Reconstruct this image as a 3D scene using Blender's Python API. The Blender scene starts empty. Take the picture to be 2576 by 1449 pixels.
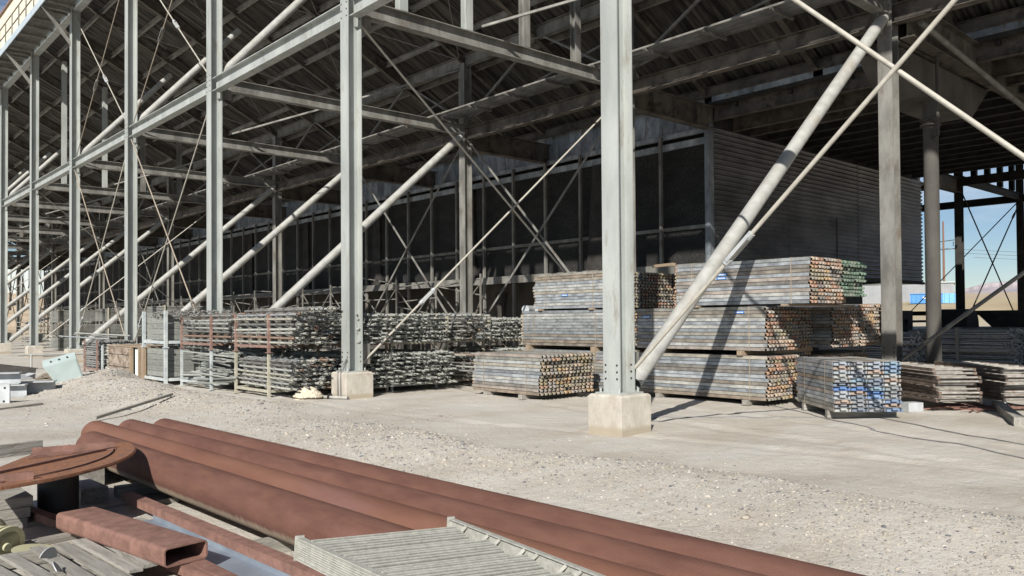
import bpy, math, random
import numpy as np
from mathutils import Vector, Matrix
random.seed(11); RN = np.random.RandomState(5)
sc = bpy.context.scene
V = Vector
PI = math.pi

# ---------------------------------------------------------------- camera
cd = bpy.data.cameras.new('camera'); cam = bpy.data.objects.new('camera', cd)
sc.collection.objects.link(cam); sc.camera = cam
yaw, pit, rol = math.radians(41.6544), math.radians(0.9706), math.radians(-0.4146)
F = V((math.sin(yaw)*math.cos(pit), math.cos(yaw)*math.cos(pit), math.sin(pit)))
Rt = V((math.cos(yaw), -math.sin(yaw), 0)); U = Rt.cross(F)
R2 = Rt*math.cos(rol)+U*math.sin(rol); U2 = -Rt*math.sin(rol)+U*math.cos(rol)
cam.matrix_world = Matrix(((R2.x, U2.x, -F.x, 0), (R2.y, U2.y, -F.y, 0), (R2.z, U2.z, -F.z, 1.666), (0, 0, 0, 1)))
cd.sensor_width = 36; cd.lens = 36*2054.76/2576; cd.shift_y = 46.5/2576
cd.clip_start = .05; cd.clip_end = 9000

# ---------------------------------------------------------------- sky and sun
SAZ, SEL = math.radians(234.5), math.radians(33.7)      # where the sun stands, clockwise from +Y
w = bpy.data.worlds.new('World'); sc.world = w; w.use_nodes = True
nt = w.node_tree; bg = nt.nodes['Background']
sky = nt.nodes.new('ShaderNodeTexSky'); sky.sky_type = 'NISHITA'; sky.sun_disc = False
sky.sun_elevation = SEL; sky.sun_rotation = SAZ; sky.altitude = 1200; sky.air_density = 1.0; sky.dust_density = .3; sky.ozone_density = 3.0
wc = nt.nodes.new('ShaderNodeTexCoord'); wm = nt.nodes.new('ShaderNodeMapping'); wm.inputs['Scale'].default_value = (1.2, 1.2, 9); nt.links.new(wc.outputs['Generated'], wm.inputs[0])
wn = nt.nodes.new('ShaderNodeTexNoise'); wn.inputs['Scale'].default_value = 3.2; wn.inputs['Detail'].default_value = 7; wn.inputs['Roughness'].default_value = .58; nt.links.new(wm.outputs[0], wn.inputs['Vector'])
wr = nt.nodes.new('ShaderNodeMapRange'); wr.inputs[1].default_value = .50; wr.inputs[2].default_value = .74; wr.inputs[4].default_value = .55; nt.links.new(wn.outputs[0], wr.inputs[0])
wx = nt.nodes.new('ShaderNodeMix'); wx.data_type = 'RGBA'; nt.links.new(wr.outputs[0], wx.inputs[0]); nt.links.new(sky.outputs[0], wx.inputs[6]); wx.inputs[7].default_value = (9.5, 10.2, 11, 1)
nt.links.new(wx.outputs[2], bg.inputs[0]); bg.inputs[1].default_value = .056
sd = bpy.data.lights.new('sun', 'SUN'); sun = bpy.data.objects.new('sun', sd); sc.collection.objects.link(sun)
sd.energy = 4.8; sd.angle = math.radians(.5); sd.color = (1.0, .955, .88)
tv = -V((math.sin(SAZ)*math.cos(SEL), math.cos(SAZ)*math.cos(SEL), math.sin(SEL)))
sun.rotation_euler = tv.to_track_quat('-Z', 'Y').to_euler(); sun.location = (-20, -15, 30)
sc.view_settings.view_transform = 'Standard'; sc.view_settings.look = 'None'
sc.view_settings.exposure = 0.5; sc.view_settings.gamma = 1.0
try:
    sc.cycles.max_bounces = 10; sc.cycles.diffuse_bounces = 6; sc.cycles.glossy_bounces = 3
except Exception: pass

# ---------------------------------------------------------------- materials
def mat(name, c1, c2=None, rough=.6, metal=0.0, scale=3.0, st=(1, 1, 1), bump=0.0, bsc=60, rnd=0.0, pal=None, detail=6, lo=.35, hi=.65, c3=None, s3=1.0, t3=(.6, .7), spec=.5, bst=(1,1,1), attr=None):
    m = bpy.data.materials.new(name); m.use_nodes = True; n = m.node_tree.nodes; l = m.node_tree.links
    b = n['Principled BSDF']; b.inputs['Roughness'].default_value = rough; b.inputs['Metallic'].default_value = metal
    b.inputs['Specular IOR Level'].default_value = spec
    tc = n.new('ShaderNodeTexCoord'); oi = n.new('ShaderNodeObjectInfo')
    add = n.new('ShaderNodeVectorMath'); add.operation = 'MULTIPLY_ADD'
    add.inputs[0].default_value = (37, 23, 11)
    l.new(oi.outputs['Random'], add.inputs[1]) ; l.new(tc.outputs['Object'], add.inputs[2])
    mp = n.new('ShaderNodeMapping'); mp.inputs['Scale'].default_value = st; l.new(add.outputs[0], mp.inputs[0])
    nz = n.new('ShaderNodeTexNoise'); nz.inputs['Scale'].default_value = scale; nz.inputs['Detail'].default_value = detail; nz.inputs['Roughness'].default_value = .6
    l.new(mp.outputs[0], nz.inputs['Vector'])
    rp = n.new('ShaderNodeValToRGB'); rp.color_ramp.elements[0].position = lo; rp.color_ramp.elements[1].position = hi
    c2 = c2 or c1
    rp.color_ramp.elements[0].color = (*c1, 1); rp.color_ramp.elements[1].color = (*c2, 1); l.new(nz.outputs[0], rp.inputs[0])
    out = rp.outputs[0]
    if pal:
        pr = n.new('ShaderNodeValToRGB'); pr.color_ramp.interpolation = 'CONSTANT'
        e = pr.color_ramp.elements
        while len(e) < len(pal): e.new(.5)
        for i, c in enumerate(pal): e[i].position = i/len(pal); e[i].color = (*c, 1)
        l.new(oi.outputs['Random'], pr.inputs[0])
        mx = n.new('ShaderNodeMix'); mx.data_type = 'RGBA'; mx.blend_type = 'MULTIPLY'; mx.inputs[0].default_value = 1
        l.new(pr.outputs[0], mx.inputs[6]); l.new(out, mx.inputs[7]); out = mx.outputs[2]
    if attr:
        at = n.new('ShaderNodeAttribute'); at.attribute_name = attr
        mx = n.new('ShaderNodeMix'); mx.data_type = 'RGBA'; mx.blend_type = 'MULTIPLY'; mx.inputs[0].default_value = 1
        l.new(at.outputs['Color'], mx.inputs[6]); l.new(out, mx.inputs[7]); out = mx.outputs[2]
    if c3:
        n3 = n.new('ShaderNodeTexNoise'); n3.inputs['Scale'].default_value = s3; n3.inputs['Detail'].default_value = 8; n3.inputs['Roughness'].default_value = .65
        l.new(mp.outputs[0], n3.inputs['Vector'])
        r3 = n.new('ShaderNodeValToRGB'); r3.color_ramp.elements[0].position = t3[0]; r3.color_ramp.elements[1].position = t3[1]
        l.new(n3.outputs[0], r3.inputs[0])
        mx = n.new('ShaderNodeMix'); mx.data_type = 'RGBA'; l.new(r3.outputs[0], mx.inputs[0]); l.new(out, mx.inputs[6]); mx.inputs[7].default_value = (*c3, 1); out = mx.outputs[2]
    if rnd:
        hs = n.new('ShaderNodeHueSaturation'); mr = n.new('ShaderNodeMapRange'); mr.inputs[3].default_value = 1-rnd; mr.inputs[4].default_value = 1+rnd
        fr = n.new('ShaderNodeMath'); fr.operation = 'MULTIPLY'; fr.inputs[1].default_value = 7.31; l.new(oi.outputs['Random'], fr.inputs[0])
        f2 = n.new('ShaderNodeMath'); f2.operation = 'FRACT'; l.new(fr.outputs[0], f2.inputs[0]); l.new(f2.outputs[0], mr.inputs[0])
        l.new(mr.outputs[0], hs.inputs['Value']); l.new(out, hs.inputs['Color']); out = hs.outputs[0]
    l.new(out, b.inputs['Base Color'])
    if bump:
        m2 = n.new('ShaderNodeMapping'); m2.inputs['Scale'].default_value = bst; l.new(tc.outputs['Object'], m2.inputs[0])
        nb = n.new('ShaderNodeTexNoise'); nb.inputs['Scale'].default_value = bsc; nb.inputs['Detail'].default_value = 4; l.new(m2.outputs[0], nb.inputs['Vector'])
        bm = n.new('ShaderNodeBump'); bm.inputs['Strength'].default_value = bump; bm.inputs['Distance'].default_value = .02
        l.new(nb.outputs[0], bm.inputs['Height']); l.new(bm.outputs[0], b.inputs['Normal'])
    return m
G = {}
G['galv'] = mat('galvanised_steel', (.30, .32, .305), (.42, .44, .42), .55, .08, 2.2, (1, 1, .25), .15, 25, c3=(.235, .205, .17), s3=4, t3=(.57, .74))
G['galv_in'] = mat('weathered_shaded_galv', (.125, .12, .108), (.25, .245, .225), .65, .1, 2.5, (1, 1, .4), .2, 20, c3=(.12, .09, .065), s3=3, t3=(.56, .72))  # dirty galvanising, darkened further to paint the shade under the roof
G['stain'] = mat('stained_shaded_steel', (.062, .053, .044), (.14, .12, .098), .75, .0, 1.8, (1, 1, 1), .3, 14, c3=(.035, .027, .02), s3=2.5, t3=(.5, .65))  # brown dirt coat, with interior shade also darkened into the colour
G['purl'] = mat('pale_dusty_purlin', (.17, .165, .15), (.30, .29, .265), .7, 0, 2, (1, 1, 1), .2, 20, c3=(.10, .085, .07), s3=1.2, t3=(.52, .7))
G['dark'] = mat('dark_shaded_steel', (.018, .016, .015), (.045, .04, .035), .8, 0, 2, (1, 1, 1), .2, 14)  # black steel; shade of far, ceiling and recessed parts put into its colour
G['roof'] = mat('dark_roof_sheet', (.024, .022, .020), (.115, .104, .092), .8, 0, 1.5, (.28, 5, .28), .5, 9, c3=(.012, .010, .009), s3=.9, t3=(.50, .60), bst=(.4, 6, .4))  # dark brown-grey with darker streaks running down the slope
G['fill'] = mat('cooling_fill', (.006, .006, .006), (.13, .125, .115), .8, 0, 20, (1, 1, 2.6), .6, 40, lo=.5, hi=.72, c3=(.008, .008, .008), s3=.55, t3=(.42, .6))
G['panel'] = mat('grey_blue_panel', (.13, .15, .17), (.33, .36, .39), .5, 0, 2.2, (1, 1, .5), .2, 14, rnd=.25, c3=(.10, .08, .06), s3=4, t3=(.55, .7))
G['louver'] = mat('dark_corrugated_wall', (.075, .073, .076), (.19, .185, .19), .35, .45, 1.1, (.5, 1, 1), .1, 20)
G['rod'] = mat('cream_painted_rod', (.34, .32, .275), (.44, .415, .36), .55, 0, 6, c3=(.36, .22, .12), s3=4, t3=(.62, .75), rnd=.08)
G['rusrod'] = mat('rusty_rod', (.24, .195, .15), (.34, .295, .24), .7, 0, 8)
G['strut'] = mat('pale_strut_pipe', (.30, .30, .285), (.40, .40, .38), .6, .05, 5, c3=(.29, .27, .23), s3=2.2, t3=(.5, .75), bump=.1)
G['cream'] = mat('cream_cladding', (.72, .64, .48), (.80, .72, .56), .6, 0, .8)
G['fascia'] = mat('pale_blue_steel', (.42, .50, .55), (.52, .58, .62), .5, .1, 2)
G['conc'] = mat('footing_concrete', (.38, .345, .29), (.53, .495, .43), .9, 0, 4, (1, 1, .6), .35, 45, c3=(.36, .31, .25), s3=7, t3=(.55, .72), detail=10)
G['dconc'] = mat('old_concrete', (.055, .05, .045), (.10, .093, .082), .9, 0, 1.2, (1, 1, .5), .3, 20)
G['rustp'] = mat('rusty_pipe', (.118, .055, .042), (.168, .084, .063), .72, 0, 2.6, (3, .8, 3), .45, 150, spec=.22, c3=(.165, .08, .055), s3=3.5, t3=(.50, .75), detail=9)
def dusty(m, z0, z1, col):
    n = m.node_tree.nodes; l = m.node_tree.links; b = n['Principled BSDF']; src = b.inputs['Base Color'].links[0].from_socket
    tc = n.new('ShaderNodeTexCoord'); sx = n.new('ShaderNodeSeparateXYZ'); l.new(tc.outputs['Object'], sx.inputs[0])
    mp = n.new('ShaderNodeMapping'); mp.inputs['Scale'].default_value = (3, 22, 3); l.new(tc.outputs['Object'], mp.inputs[0])
    nz = n.new('ShaderNodeTexNoise'); nz.inputs['Scale'].default_value = 1.5; nz.inputs['Detail'].default_value = 6; l.new(mp.outputs[0], nz.inputs['Vector'])
    ma = n.new('ShaderNodeMath'); ma.operation = 'MULTIPLY_ADD'; l.new(nz.outputs[0], ma.inputs[0]); ma.inputs[1].default_value = .06; l.new(sx.outputs[2], ma.inputs[2])
    mr = n.new('ShaderNodeMapRange'); mr.inputs[1].default_value = z0; mr.inputs[2].default_value = z1; mr.inputs[3].default_value = .85; mr.inputs[4].default_value = 0; l.new(ma.outputs[0], mr.inputs[0])
    mx = n.new('ShaderNodeMix'); mx.data_type = 'RGBA'; l.new(mr.outputs[0], mx.inputs[0]); l.new(src, mx.inputs[6]); mx.inputs[7].default_value = (*col, 1); l.new(mx.outputs[2], b.inputs['Base Color'])
dusty(G['conc'], .11, .17, (.34, .29, .215)); dusty(G['rustp'], .21, .25, (.44, .36, .27))
G['rustp2'] = mat('orange_rusty_pipe', (.155, .072, .05), (.20, .098, .066), .72, 0, 1.6, (3, .6, 3), .45, 150, spec=.22, c3=(.19, .10, .085), s3=.55, t3=(.54, .70), detail=9)
G['rustb'] = mat('orange_rust_plate', (.17, .072, .04), (.30, .135, .068), .85, 0, 30, (1, 1, 1), .5, 75, c3=(.11, .085, .08), s3=9, t3=(.52, .70), detail=10)
G['rusta'] = mat('brown_rust_steel', (.16, .085, .065), (.26, .14, .11), .75, 0, 10, (1, 1, 1), .3, 70, c3=(.16, .085, .065), s3=6, t3=(.55, .7), detail=10)
G['dust'] = mat('dusty_underside', (.46, .37, .27), (.52, .43, .33), .9, 0, 8)
G['wood'] = mat('weathered_timber', (.22, .205, .18), (.35, .335, .30), .9, 0, 3, (9, .8, 9), .5, 30, c3=(.15, .135, .11), s3=5, t3=(.55, .7), rnd=.12, bst=(6, .6, 6))
G['woodx'] = mat('weathered_timber_cross', (.22, .205, .18), (.35, .335, .30), .9, 0, 3, (.8, 9, 9), .5, 30, c3=(.15, .135, .11), s3=5, t3=(.55, .7), rnd=.12, bst=(.6, 6, 6))
G['tan'] = mat('tan_timber', (.24, .18, .125), (.36, .285, .20), .85, 0, 3, (6, 6, .8), .3, 30, c3=(.25, .16, .09), s3=3, t3=(.5, .66))
PAL = [(.80, .84, .88), (.60, .64, .68), (.96, .96, .93), (.72, .66, .57), (.55, .58, .62), (.86, .78, .66), (.66, .68, .68), (1.0, .98, .93), (.50, .46, .42), (.76, .80, .86), (.82, .70, .62), (.62, .60, .54), (.66, .52, .40), (.74, .74, .76), (.58, .50, .42), (.90, .90, .90)]
G['plank'] = mat('scaffold_plank_steel', (.24, .245, .25), (.50, .51, .50), .55, .12, 2.0, (2.2, 2.2, 2.6), .25, 30, pal=PAL, c3=(.24, .23, .215), s3=5, t3=(.56, .72), detail=9)
G['pk_rust'] = mat('orange_plank_end', (.55, .50, .46), (.95, .88, .82), .8, 0, 14, (1, 1, 1), 0, 30, pal=[(.40, .31, .26), (.38, .36, .33), (.50, .32, .24), (.30, .24, .21), (.52, .47, .42), (.56, .38, .30), (.32, .32, .32), (.42, .28, .22), (.50, .48, .44)])
G['pk_grey'] = mat('grey_plank_end', (.55, .52, .46), (.80, .76, .68), .7, 0, 14, pal=[(.42, .40, .36), (.28, .28, .28), (.44, .41, .34), (.34, .33, .30), (.44, .42, .39), (.50, .45, .33)])
G['pk_tan'] = mat('tan_plank_end', (.58, .54, .50), (.95, .90, .84), .8, 0, 14, pal=[(.50, .40, .32), (.48, .45, .41), (.58, .49, .41), (.50, .34, .24), (.42, .41, .40), (.56, .42, .26), (.50, .45, .40)])
G['pk_green'] = mat('green_plank_end', (.45, .55, .45), (.80, .90, .80), .7, 0, 14, pal=[(.20, .26, .22), (.26, .28, .26), (.26, .33, .28), (.32, .31, .29), (.18, .22, .19)])
G['pk_blue'] = mat('blue_plank_end', (.70, .72, .75), (1, 1, 1), .55, 0, 10, pal=[(.19, .26, .38), (.29, .31, .34), (.11, .21, .44), (.42, .42, .40), (.20, .23, .28), (.22, .31, .38), (.36, .38, .40), (.20, .30, .48), (.26, .27, .28), (.32, .35, .39), (.36, .28, .23)])
TP = [(.74, .74, .72), (.5, .5, .5), (.9, .89, .84), (.62, .62, .60), (.56, .60, .65), (.8, .76, .68), (.36, .35, .34), (.72, .73, .70), (.84, .81, .74), (.56, .38, .30), (.66, .65, .62), (.45, .44, .42)]
G['tube'] = mat('scaffold_tube_steel', (.34, .345, .335), (.56, .565, .54), .55, .08, 6, (3, 1.2, 3), .1, 40, pal=TP, c3=(.30, .26, .22), s3=6, t3=(.58, .7))
G['tubed'] = mat('dark_tube_steel', (.24, .24, .245), (.42, .42, .42), .6, .1, 6, (3, 1.2, 3), .1, 40)
G['rrack'] = mat('rust_painted_rack', (.18, .105, .085), (.30, .20, .165), .7, 0, 7, c3=(.36, .33, .30), s3=6, t3=(.62, .75))
G['grack'] = mat('galvanised_rack', (.38, .42, .43), (.56, .59, .58), .55, .1, 7)
G['yrack'] = mat('dusty_yellow_rack', (.32, .30, .23), (.44, .41, .33), .7, 0, 7, c3=(.30, .26, .2), s3=6, t3=(.6, .75))
G['alu'] = mat('oxidised_aluminium', (.34, .335, .30), (.46, .455, .41), .5, .1, 9, (3, 3, 3), .1, 90)
G['rung'] = mat('dull_rung_tube', (.19, .18, .16), (.33, .31, .28), .65, .05, 8, rnd=.2, c3=(.20, .13, .09), s3=5, t3=(.56, .7))
G['brust'] = mat('dull_brown_steel', (.09, .065, .05), (.19, .15, .12), .75, 0, 8, rnd=.25, c3=(.20, .11, .07), s3=4, t3=(.58, .7))
G['cab'] = mat('pale_green_paint', (.37, .44, .43), (.43, .50, .49), .5, 0, 3, c3=(.34, .42, .39), s3=5, t3=(.6, .75))
G['lgrey'] = mat('dull_primer_steel', (.33, .35, .36), (.50, .52, .53), .6, .1, 3)
G['bluew'] = mat('blue_grey_channel', (.19, .225, .27), (.27, .31, .36), .45, .2, 3)
G['crate'] = mat('dark_grey_plank_wood', (.16, .165, .15), (.26, .265, .245), .85, 0, 6, (1, 1, 5), .4, 40, rnd=.15)
G['ply'] = mat('plywood_sheet', (.22, .175, .135), (.38, .32, .26), .85, 0, 2.2, (1, 1, 2.4), .2, 20, c3=(.17, .12, .085), s3=3, t3=(.5, .56))
G['alud'] = mat('shaded_aluminium_gap', (.09, .085, .075), (.14, .13, .11), .6, 0, 9)  # aluminium darkened to paint shade in the grooves between tread ribs
G['reel'] = mat('pale_yellow_plastic', (.40, .385, .25), (.50, .48, .33), .5, 0, 4)
G['black'] = mat('bore_shade_black', (.02, .02, .02), (.035, .035, .035), .6)  # black that paints the shade inside tube bores and on the added drum
G['blue'] = mat('blue_skip_paint', (.06, .22, .52), (.09, .28, .60), .5, 0, 1.5)
G['blue2'] = mat('light_blue_skip_paint', (.16, .40, .66), (.20, .46, .72), .5, 0, 1.5)
G['shed'] = mat('grey_shed_sheet', (.25, .26, .28), (.31, .32, .33), .6, .1, .5)
G['shed2'] = mat('pale_grey_shed_sheet', (.50, .56, .55), (.58, .63, .62), .6, 0, .5)
G['white'] = mat('white_print', (.8, .8, .8))
G['sticker'] = mat('blue_sticker', (.05, .16, .42), (.07, .2, .48), .5)
G['pole'] = mat('brown_timber_pole', (.16, .09, .06), (.24, .13, .09), .9)
G['mesa'] = mat('mesa_rock', (.34, .30, .32), (.47, .41, .41), .95, 0, .006, (1, 1, 9), c3=(.27, .245, .28), s3=.006, t3=(.5, .6))
G['hill'] = mat('tan_hillside', (.44, .36, .27), (.55, .46, .35), .95, 0, .5, bump=.6, bsc=1.5, c3=(.36, .28, .19), s3=.8, t3=(.55, .65))
G['hose'] = mat('grey_cable', (.14, .14, .14), (.2, .2, .2), .6)
G['rope'] = mat('pale_rope', (.50, .44, .34), (.68, .62, .50), .95, 0, 20, bump=.6, bsc=60)

# ---------------------------------------------------------------- mesh helpers
CF = [(0, 3, 2, 1), (4, 5, 6, 7), (0, 1, 5, 4), (1, 2, 6, 5), (2, 3, 7, 6), (3, 0, 4, 7)]
def frame(p0, p1, up):
    d = (p1-p0).normalized(); up = V(up)
    s = d.cross(up)
    if s.length < 1e-4: s = d.cross(V((1, 0, 0)))
    s.normalize(); u = s.cross(d).normalized()
    return d, s, u
class MB:
    def __init__(s): s.v = []; s.f = []; s.m = []; s.s = []
    def add(s, vs, fs, mi=0, sm=False):
        o = len(s.v); s.v += [tuple(x) for x in vs]
        for f in fs: s.f.append(tuple(i+o for i in f)); s.m.append(mi); s.s.append(sm)
        return s
    def box(s, c, sz, rot=None, mi=0):
        c = V(c); hx, hy, hz = sz[0]/2, sz[1]/2, sz[2]/2
        p = [V((x, y, z)) for z in (-hz, hz) for x, y in ((-hx, -hy), (hx, -hy), (hx, hy), (-hx, hy))]
        if rot is not None: p = [rot @ q for q in p]
        return s.add([q+c for q in p], CF, mi)
    def bx(s, x0, x1, y0, y1, z0, z1, mi=0):
        return s.box(((x0+x1)/2, (y0+y1)/2, (z0+z1)/2), (abs(x1-x0), abs(y1-y0), abs(z1-z0)), None, mi)
    def beam(s, p0, p1, w, h, up=(0, 0, 1), mi=0, off=(0, 0)):
        p0, p1 = V(p0), V(p1); d, sd, u = frame(p0, p1, up); o = sd*off[0]+u*off[1]
        q = []
        for P in (p0, p1):
            q += [P+o-sd*w/2-u*h/2, P+o+sd*w/2-u*h/2, P+o+sd*w/2+u*h/2, P+o-sd*w/2+u*h/2]
        return s.add(q, CF, mi)
    def ibeam(s, p0, p1, bf, d, tf=.016, tw=.012, up=(0, 0, 1), mi=0):
        s.beam(p0, p1, bf, tf, up, mi, (0, d/2-tf/2)); s.beam(p0, p1, bf, tf, up, mi, (0, -d/2+tf/2))
        return s.beam(p0, p1, tw, d-2*tf, up, mi)
    def chan(s, p0, p1, bf, d, t=.012, up=(0, 0, 1), side=1, mi=0):
        s.beam(p0, p1, t, d, up, mi)
        for k in (1, -1): s.beam(p0, p1, bf-t, t, up, mi, (side*(bf/2), k*(d/2-t/2)))
        return s
    def tube(s, p0, p1, r, n=12, r1=None, caps=True, mi=0, sm=True):
        p0, p1 = V(p0), V(p1); d, a, b = frame(p0, p1, (0, 0, 1)); r1 = r if r1 is None else r1
        q = []
        for P, rr in ((p0, r), (p1, r1)):
            q += [P+(a*math.cos(2*PI*i/n)+b*math.sin(2*PI*i/n))*rr for i in range(n)]
        s.add(q, [(i, (i+1) % n, n+(i+1) % n, n+i) for i in range(n)], mi, sm)
        if caps: s.add(q[:n], [tuple(range(n-1, -1, -1))], mi); s.add(q[n:], [tuple(range(n))], mi)
        return s
    def hollow(s, p0, p1, r, ri, n=12, mi=0, mi2=None, dep=None):
        p0, p1 = V(p0), V(p1); d, a, b = frame(p0, p1, (0, 0, 1)); s.tube(p0, p1, r, n, None, False, mi)
        mi2 = mi if mi2 is None else mi2; L = (p1-p0).length; dep = L if dep is None else dep
        cs = [(a*math.cos(2*PI*i/n)+b*math.sin(2*PI*i/n)) for i in range(n)]
        for P, sg in ((p0, 1), (p1, -1)):
            q = [P+c*r for c in cs]+[P+c*ri for c in cs]+[P+d*sg*min(dep, L)+c*ri for c in cs]
            s.add(q, [(i, n+i, n+(i+1) % n, (i+1) % n) for i in range(n)], mi)
            s.add(q, [(n+i, 2*n+i, 2*n+(i+1) % n, n+(i+1) % n) for i in range(n)]+([tuple(range(2*n, 3*n))] if dep < L else []), mi2, False)
        return s
    def path(s, pts, r, n=6, mi=0):
        for a, b in zip(pts[:-1], pts[1:]): s.tube(a, b, r, n, None, True, mi)
        return s
    def mesh(s, name, mats):
        me = bpy.data.meshes.new(name); me.from_pydata(s.v, [], s.f)
        for m in mats: me.materials.append(G[m] if isinstance(m, str) else m)
        me.polygons.foreach_set('material_index', s.m); me.polygons.foreach_set('use_smooth', s.s)
        me.update(); return me
    def obj(s, name, mats, parent=None, loc=None, rot=None):
        if isinstance(mats, str): mats = [mats]
        o = bpy.data.objects.new(name, s.mesh(name, mats)); sc.collection.objects.link(o)
        if parent is not None:
            o.parent = parent
            if loc is None and parent.type == 'EMPTY' and parent.get('wspace'): o.location = -parent.location
        if loc is not None: o.location = loc
        if rot is not None: o.rotation_euler = rot
        return o
def tag(o, label, cat, group=None, kind=None):
    if label: o['label'] = label
    if cat: o['category'] = cat
    if group: o['group'] = group
    if kind: o['kind'] = kind
    return o
def thing(name, label, cat, loc=(0, 0, 0), rz=0, group=None, world=False):
    o = bpy.data.objects.new(name, None); sc.collection.objects.link(o); o.location = loc; o.rotation_euler = (0, 0, rz)
    o.empty_display_size = .2
    if world: o['wspace'] = 1
    return tag(o, label, cat, group)
def inst(name, me, parent=None, loc=(0, 0, 0), rot=(0, 0, 0)):
    o = bpy.data.objects.new(name, me); sc.collection.objects.link(o); o.parent = parent; o.location = loc; o.rotation_euler = rot
    return o
# ---------------------------------------------------------------- ground
def bnoise(x, y, s, seed=0):
    r = np.random.RandomState(seed); T = r.rand(256, 256)
    X = x/s; Y = y/s; i = np.floor(X).astype(int); j = np.floor(Y).astype(int); fx = X-i; fy = Y-j
    fx = fx*fx*(3-2*fx); fy = fy*fy*(3-2*fy)
    a = T[i % 256, j % 256]; b = T[(i+1) % 256, j % 256]; c = T[i % 256, (j+1) % 256]; d = T[(i+1) % 256, (j+1) % 256]
    return (a*(1-fx)+b*fx)*(1-fy)+(c*(1-fx)+d*fx)*fy-.5
def berm(x, y):
    c = 6.35+.25*np.sin(y*.55)+.22*np.sin(y*1.3+1)+.02*np.clip(y-18, 0, 8)
    u = x-c
    h = np.where(u < 0, np.exp(-(u/1.35)**2), np.exp(-(u/.62)**2))
    amp = .17+.05*np.sin(y*.8+.5)+.06*np.sin(y*.37)
    amp = amp+.20*np.exp(-((y-22.5)/3.5)**2)
    return amp*h*np.clip((27.5-y)/3, 0, 1)
def height(x, y):
    z = berm(x, y)
    z = z+.035*bnoise(x, y, 1.7, 1)+.018*bnoise(x, y, .55, 2)+.008*bnoise(x, y, .2, 3)
    for c0, a_, w_ in ((10.3, .22, .16), (11.9, .22, .16), (9.2, -.12, .14)):
        u = x-(c0+a_*(y-6)+.25*np.sin(y*.4)); z = z-.018*np.exp(-(u/w_)**2)+.012*np.exp(-((np.abs(u)-w_*1.7)/.08)**2)*(.6+bnoise(x, y, .4, 9))
    near = np.exp(-((x-2.2)/1.5)**2)*np.clip((9-y)/2, 0, 1); z = z*(1-.6*near)
    t = np.clip(x-55, 0, None); z = z+np.minimum(t, 57)*.058+np.clip(t-57, 0, None)*.0232
    z = z+np.where(x > 60, 1.0, 0)*bnoise(x, y, 14, 4)*.9*np.clip((x-60)/40, 0, 1)
    z = z+np.clip(x-300, 0, None)*.012*bnoise(x, y, 150, 6)
    # embankment beyond the far end of the tower
    e = np.clip((y-122)/22, 0, 1); e = e*e*(3-2*e); z = z+np.where(x < 60, 1, np.clip(1-(x-60)/30, 0, 1))*e*(6.2+1.2*bnoise(x, y, 9, 8))
    return z
def axis(lo, f0, f1, st, hi, g=1.13):
    a = list(np.arange(f0, f1, st)); s = st; x = a[-1]
    while x < hi: s *= g; x += s; a.append(min(x, hi))
    s = st; x = f0; b = []
    while x > lo: s *= g; x -= s; b.append(max(x, lo))
    return np.array(b[::-1]+a)
xs = axis(-900, -1, 17, .09, 6500, 1.07); ys = axis(-900, -1, 30, .11, 3500, 1.07)
Xg, Yg = np.meshgrid(xs, ys, indexing='ij'); Zg = height(Xg, Yg); nx, ny = len(xs), len(ys)
me = bpy.data.meshes.new('ground'); vv = np.stack([Xg, Yg, Zg], -1).reshape(-1, 3)
ii = (np.arange(nx-1)[:, None]*ny+np.arange(ny-1)[None, :]).ravel(); ff = np.stack([ii, ii+ny, ii+ny+1, ii+1], 1)
me.vertices.add(len(vv)); me.vertices.foreach_set('co', vv.ravel()); me.loops.add(len(ff)*4); me.polygons.add(len(ff))
me.loops.foreach_set('vertex_index', ff.ravel()); me.polygons.foreach_set('loop_start', np.arange(len(ff))*4); me.polygons.foreach_set('loop_total', np.full(len(ff), 4))
me.update(calc_edges=True); me.polygons.foreach_set('use_smooth', np.ones(len(ff), bool))
gm = bpy.data.materials.new('dusty_gravel_ground'); gm.use_nodes = True; n = gm.node_tree.nodes; l = gm.node_tree.links; b = n['Principled BSDF']
b.inputs['Roughness'].default_value = .95; b.inputs['Specular IOR Level'].default_value = .2
tc = n.new('ShaderNodeTexCoord')
def nzn(s, d=8, ro=.6, vec=None):
    q = n.new('ShaderNodeTexNoise'); q.inputs['Scale'].default_value = s; q.inputs['Detail'].default_value = d; q.inputs['Roughness'].default_value = ro
    l.new(vec or tc.outputs['Object'], q.inputs['Vector']); return q.outputs[0]
def ramp(i, p, c):
    q = n.new('ShaderNodeValToRGB'); e = q.color_ramp.elements
    while len(e) < len(p): e.new(.5)
    for k in range(len(p)): e[k].position = p[k]; e[k].color = (*c[k], 1) if not isinstance(c[k], float) else (c[k],)*3+(1,)
    l.new(i, q.inputs[0]); return q.outputs[0]
def mixc(f, a, c, bt='MIX'):
    q = n.new('ShaderNodeMix'); q.data_type = 'RGBA'; q.blend_type = bt
    for s_, v_ in ((0, f), (6, a), (7, c)):
        if hasattr(v_, 'links') or hasattr(v_, 'node'): l.new(v_, q.inputs[s_])
        else: q.inputs[s_].default_value = v_ if isinstance(v_, float) else (*v_, 1)
    return q.outputs[2]
base = ramp(nzn(.55, 10, .62), [.36, .5, .64], [(.395, .357, .305), (.46, .425, .372), (.52, .488, .438)])
mp = n.new('ShaderNodeMapping'); mp.inputs['Scale'].default_value = (.35, 1.2, 1); mp.inputs['Rotation'].default_value = (0, 0, .5); l.new(tc.outputs['Object'], mp.inputs[0])
base = mixc(ramp(nzn(.9, 9, .65, mp.outputs[0]), [.48, .66], [0., .9]), base, (.49, .474, .442))
speck = ramp(nzn(28, 4, .7), [.57, .70], [0., .8]); base = mixc(speck, base, (.53, .49, .43))
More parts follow.
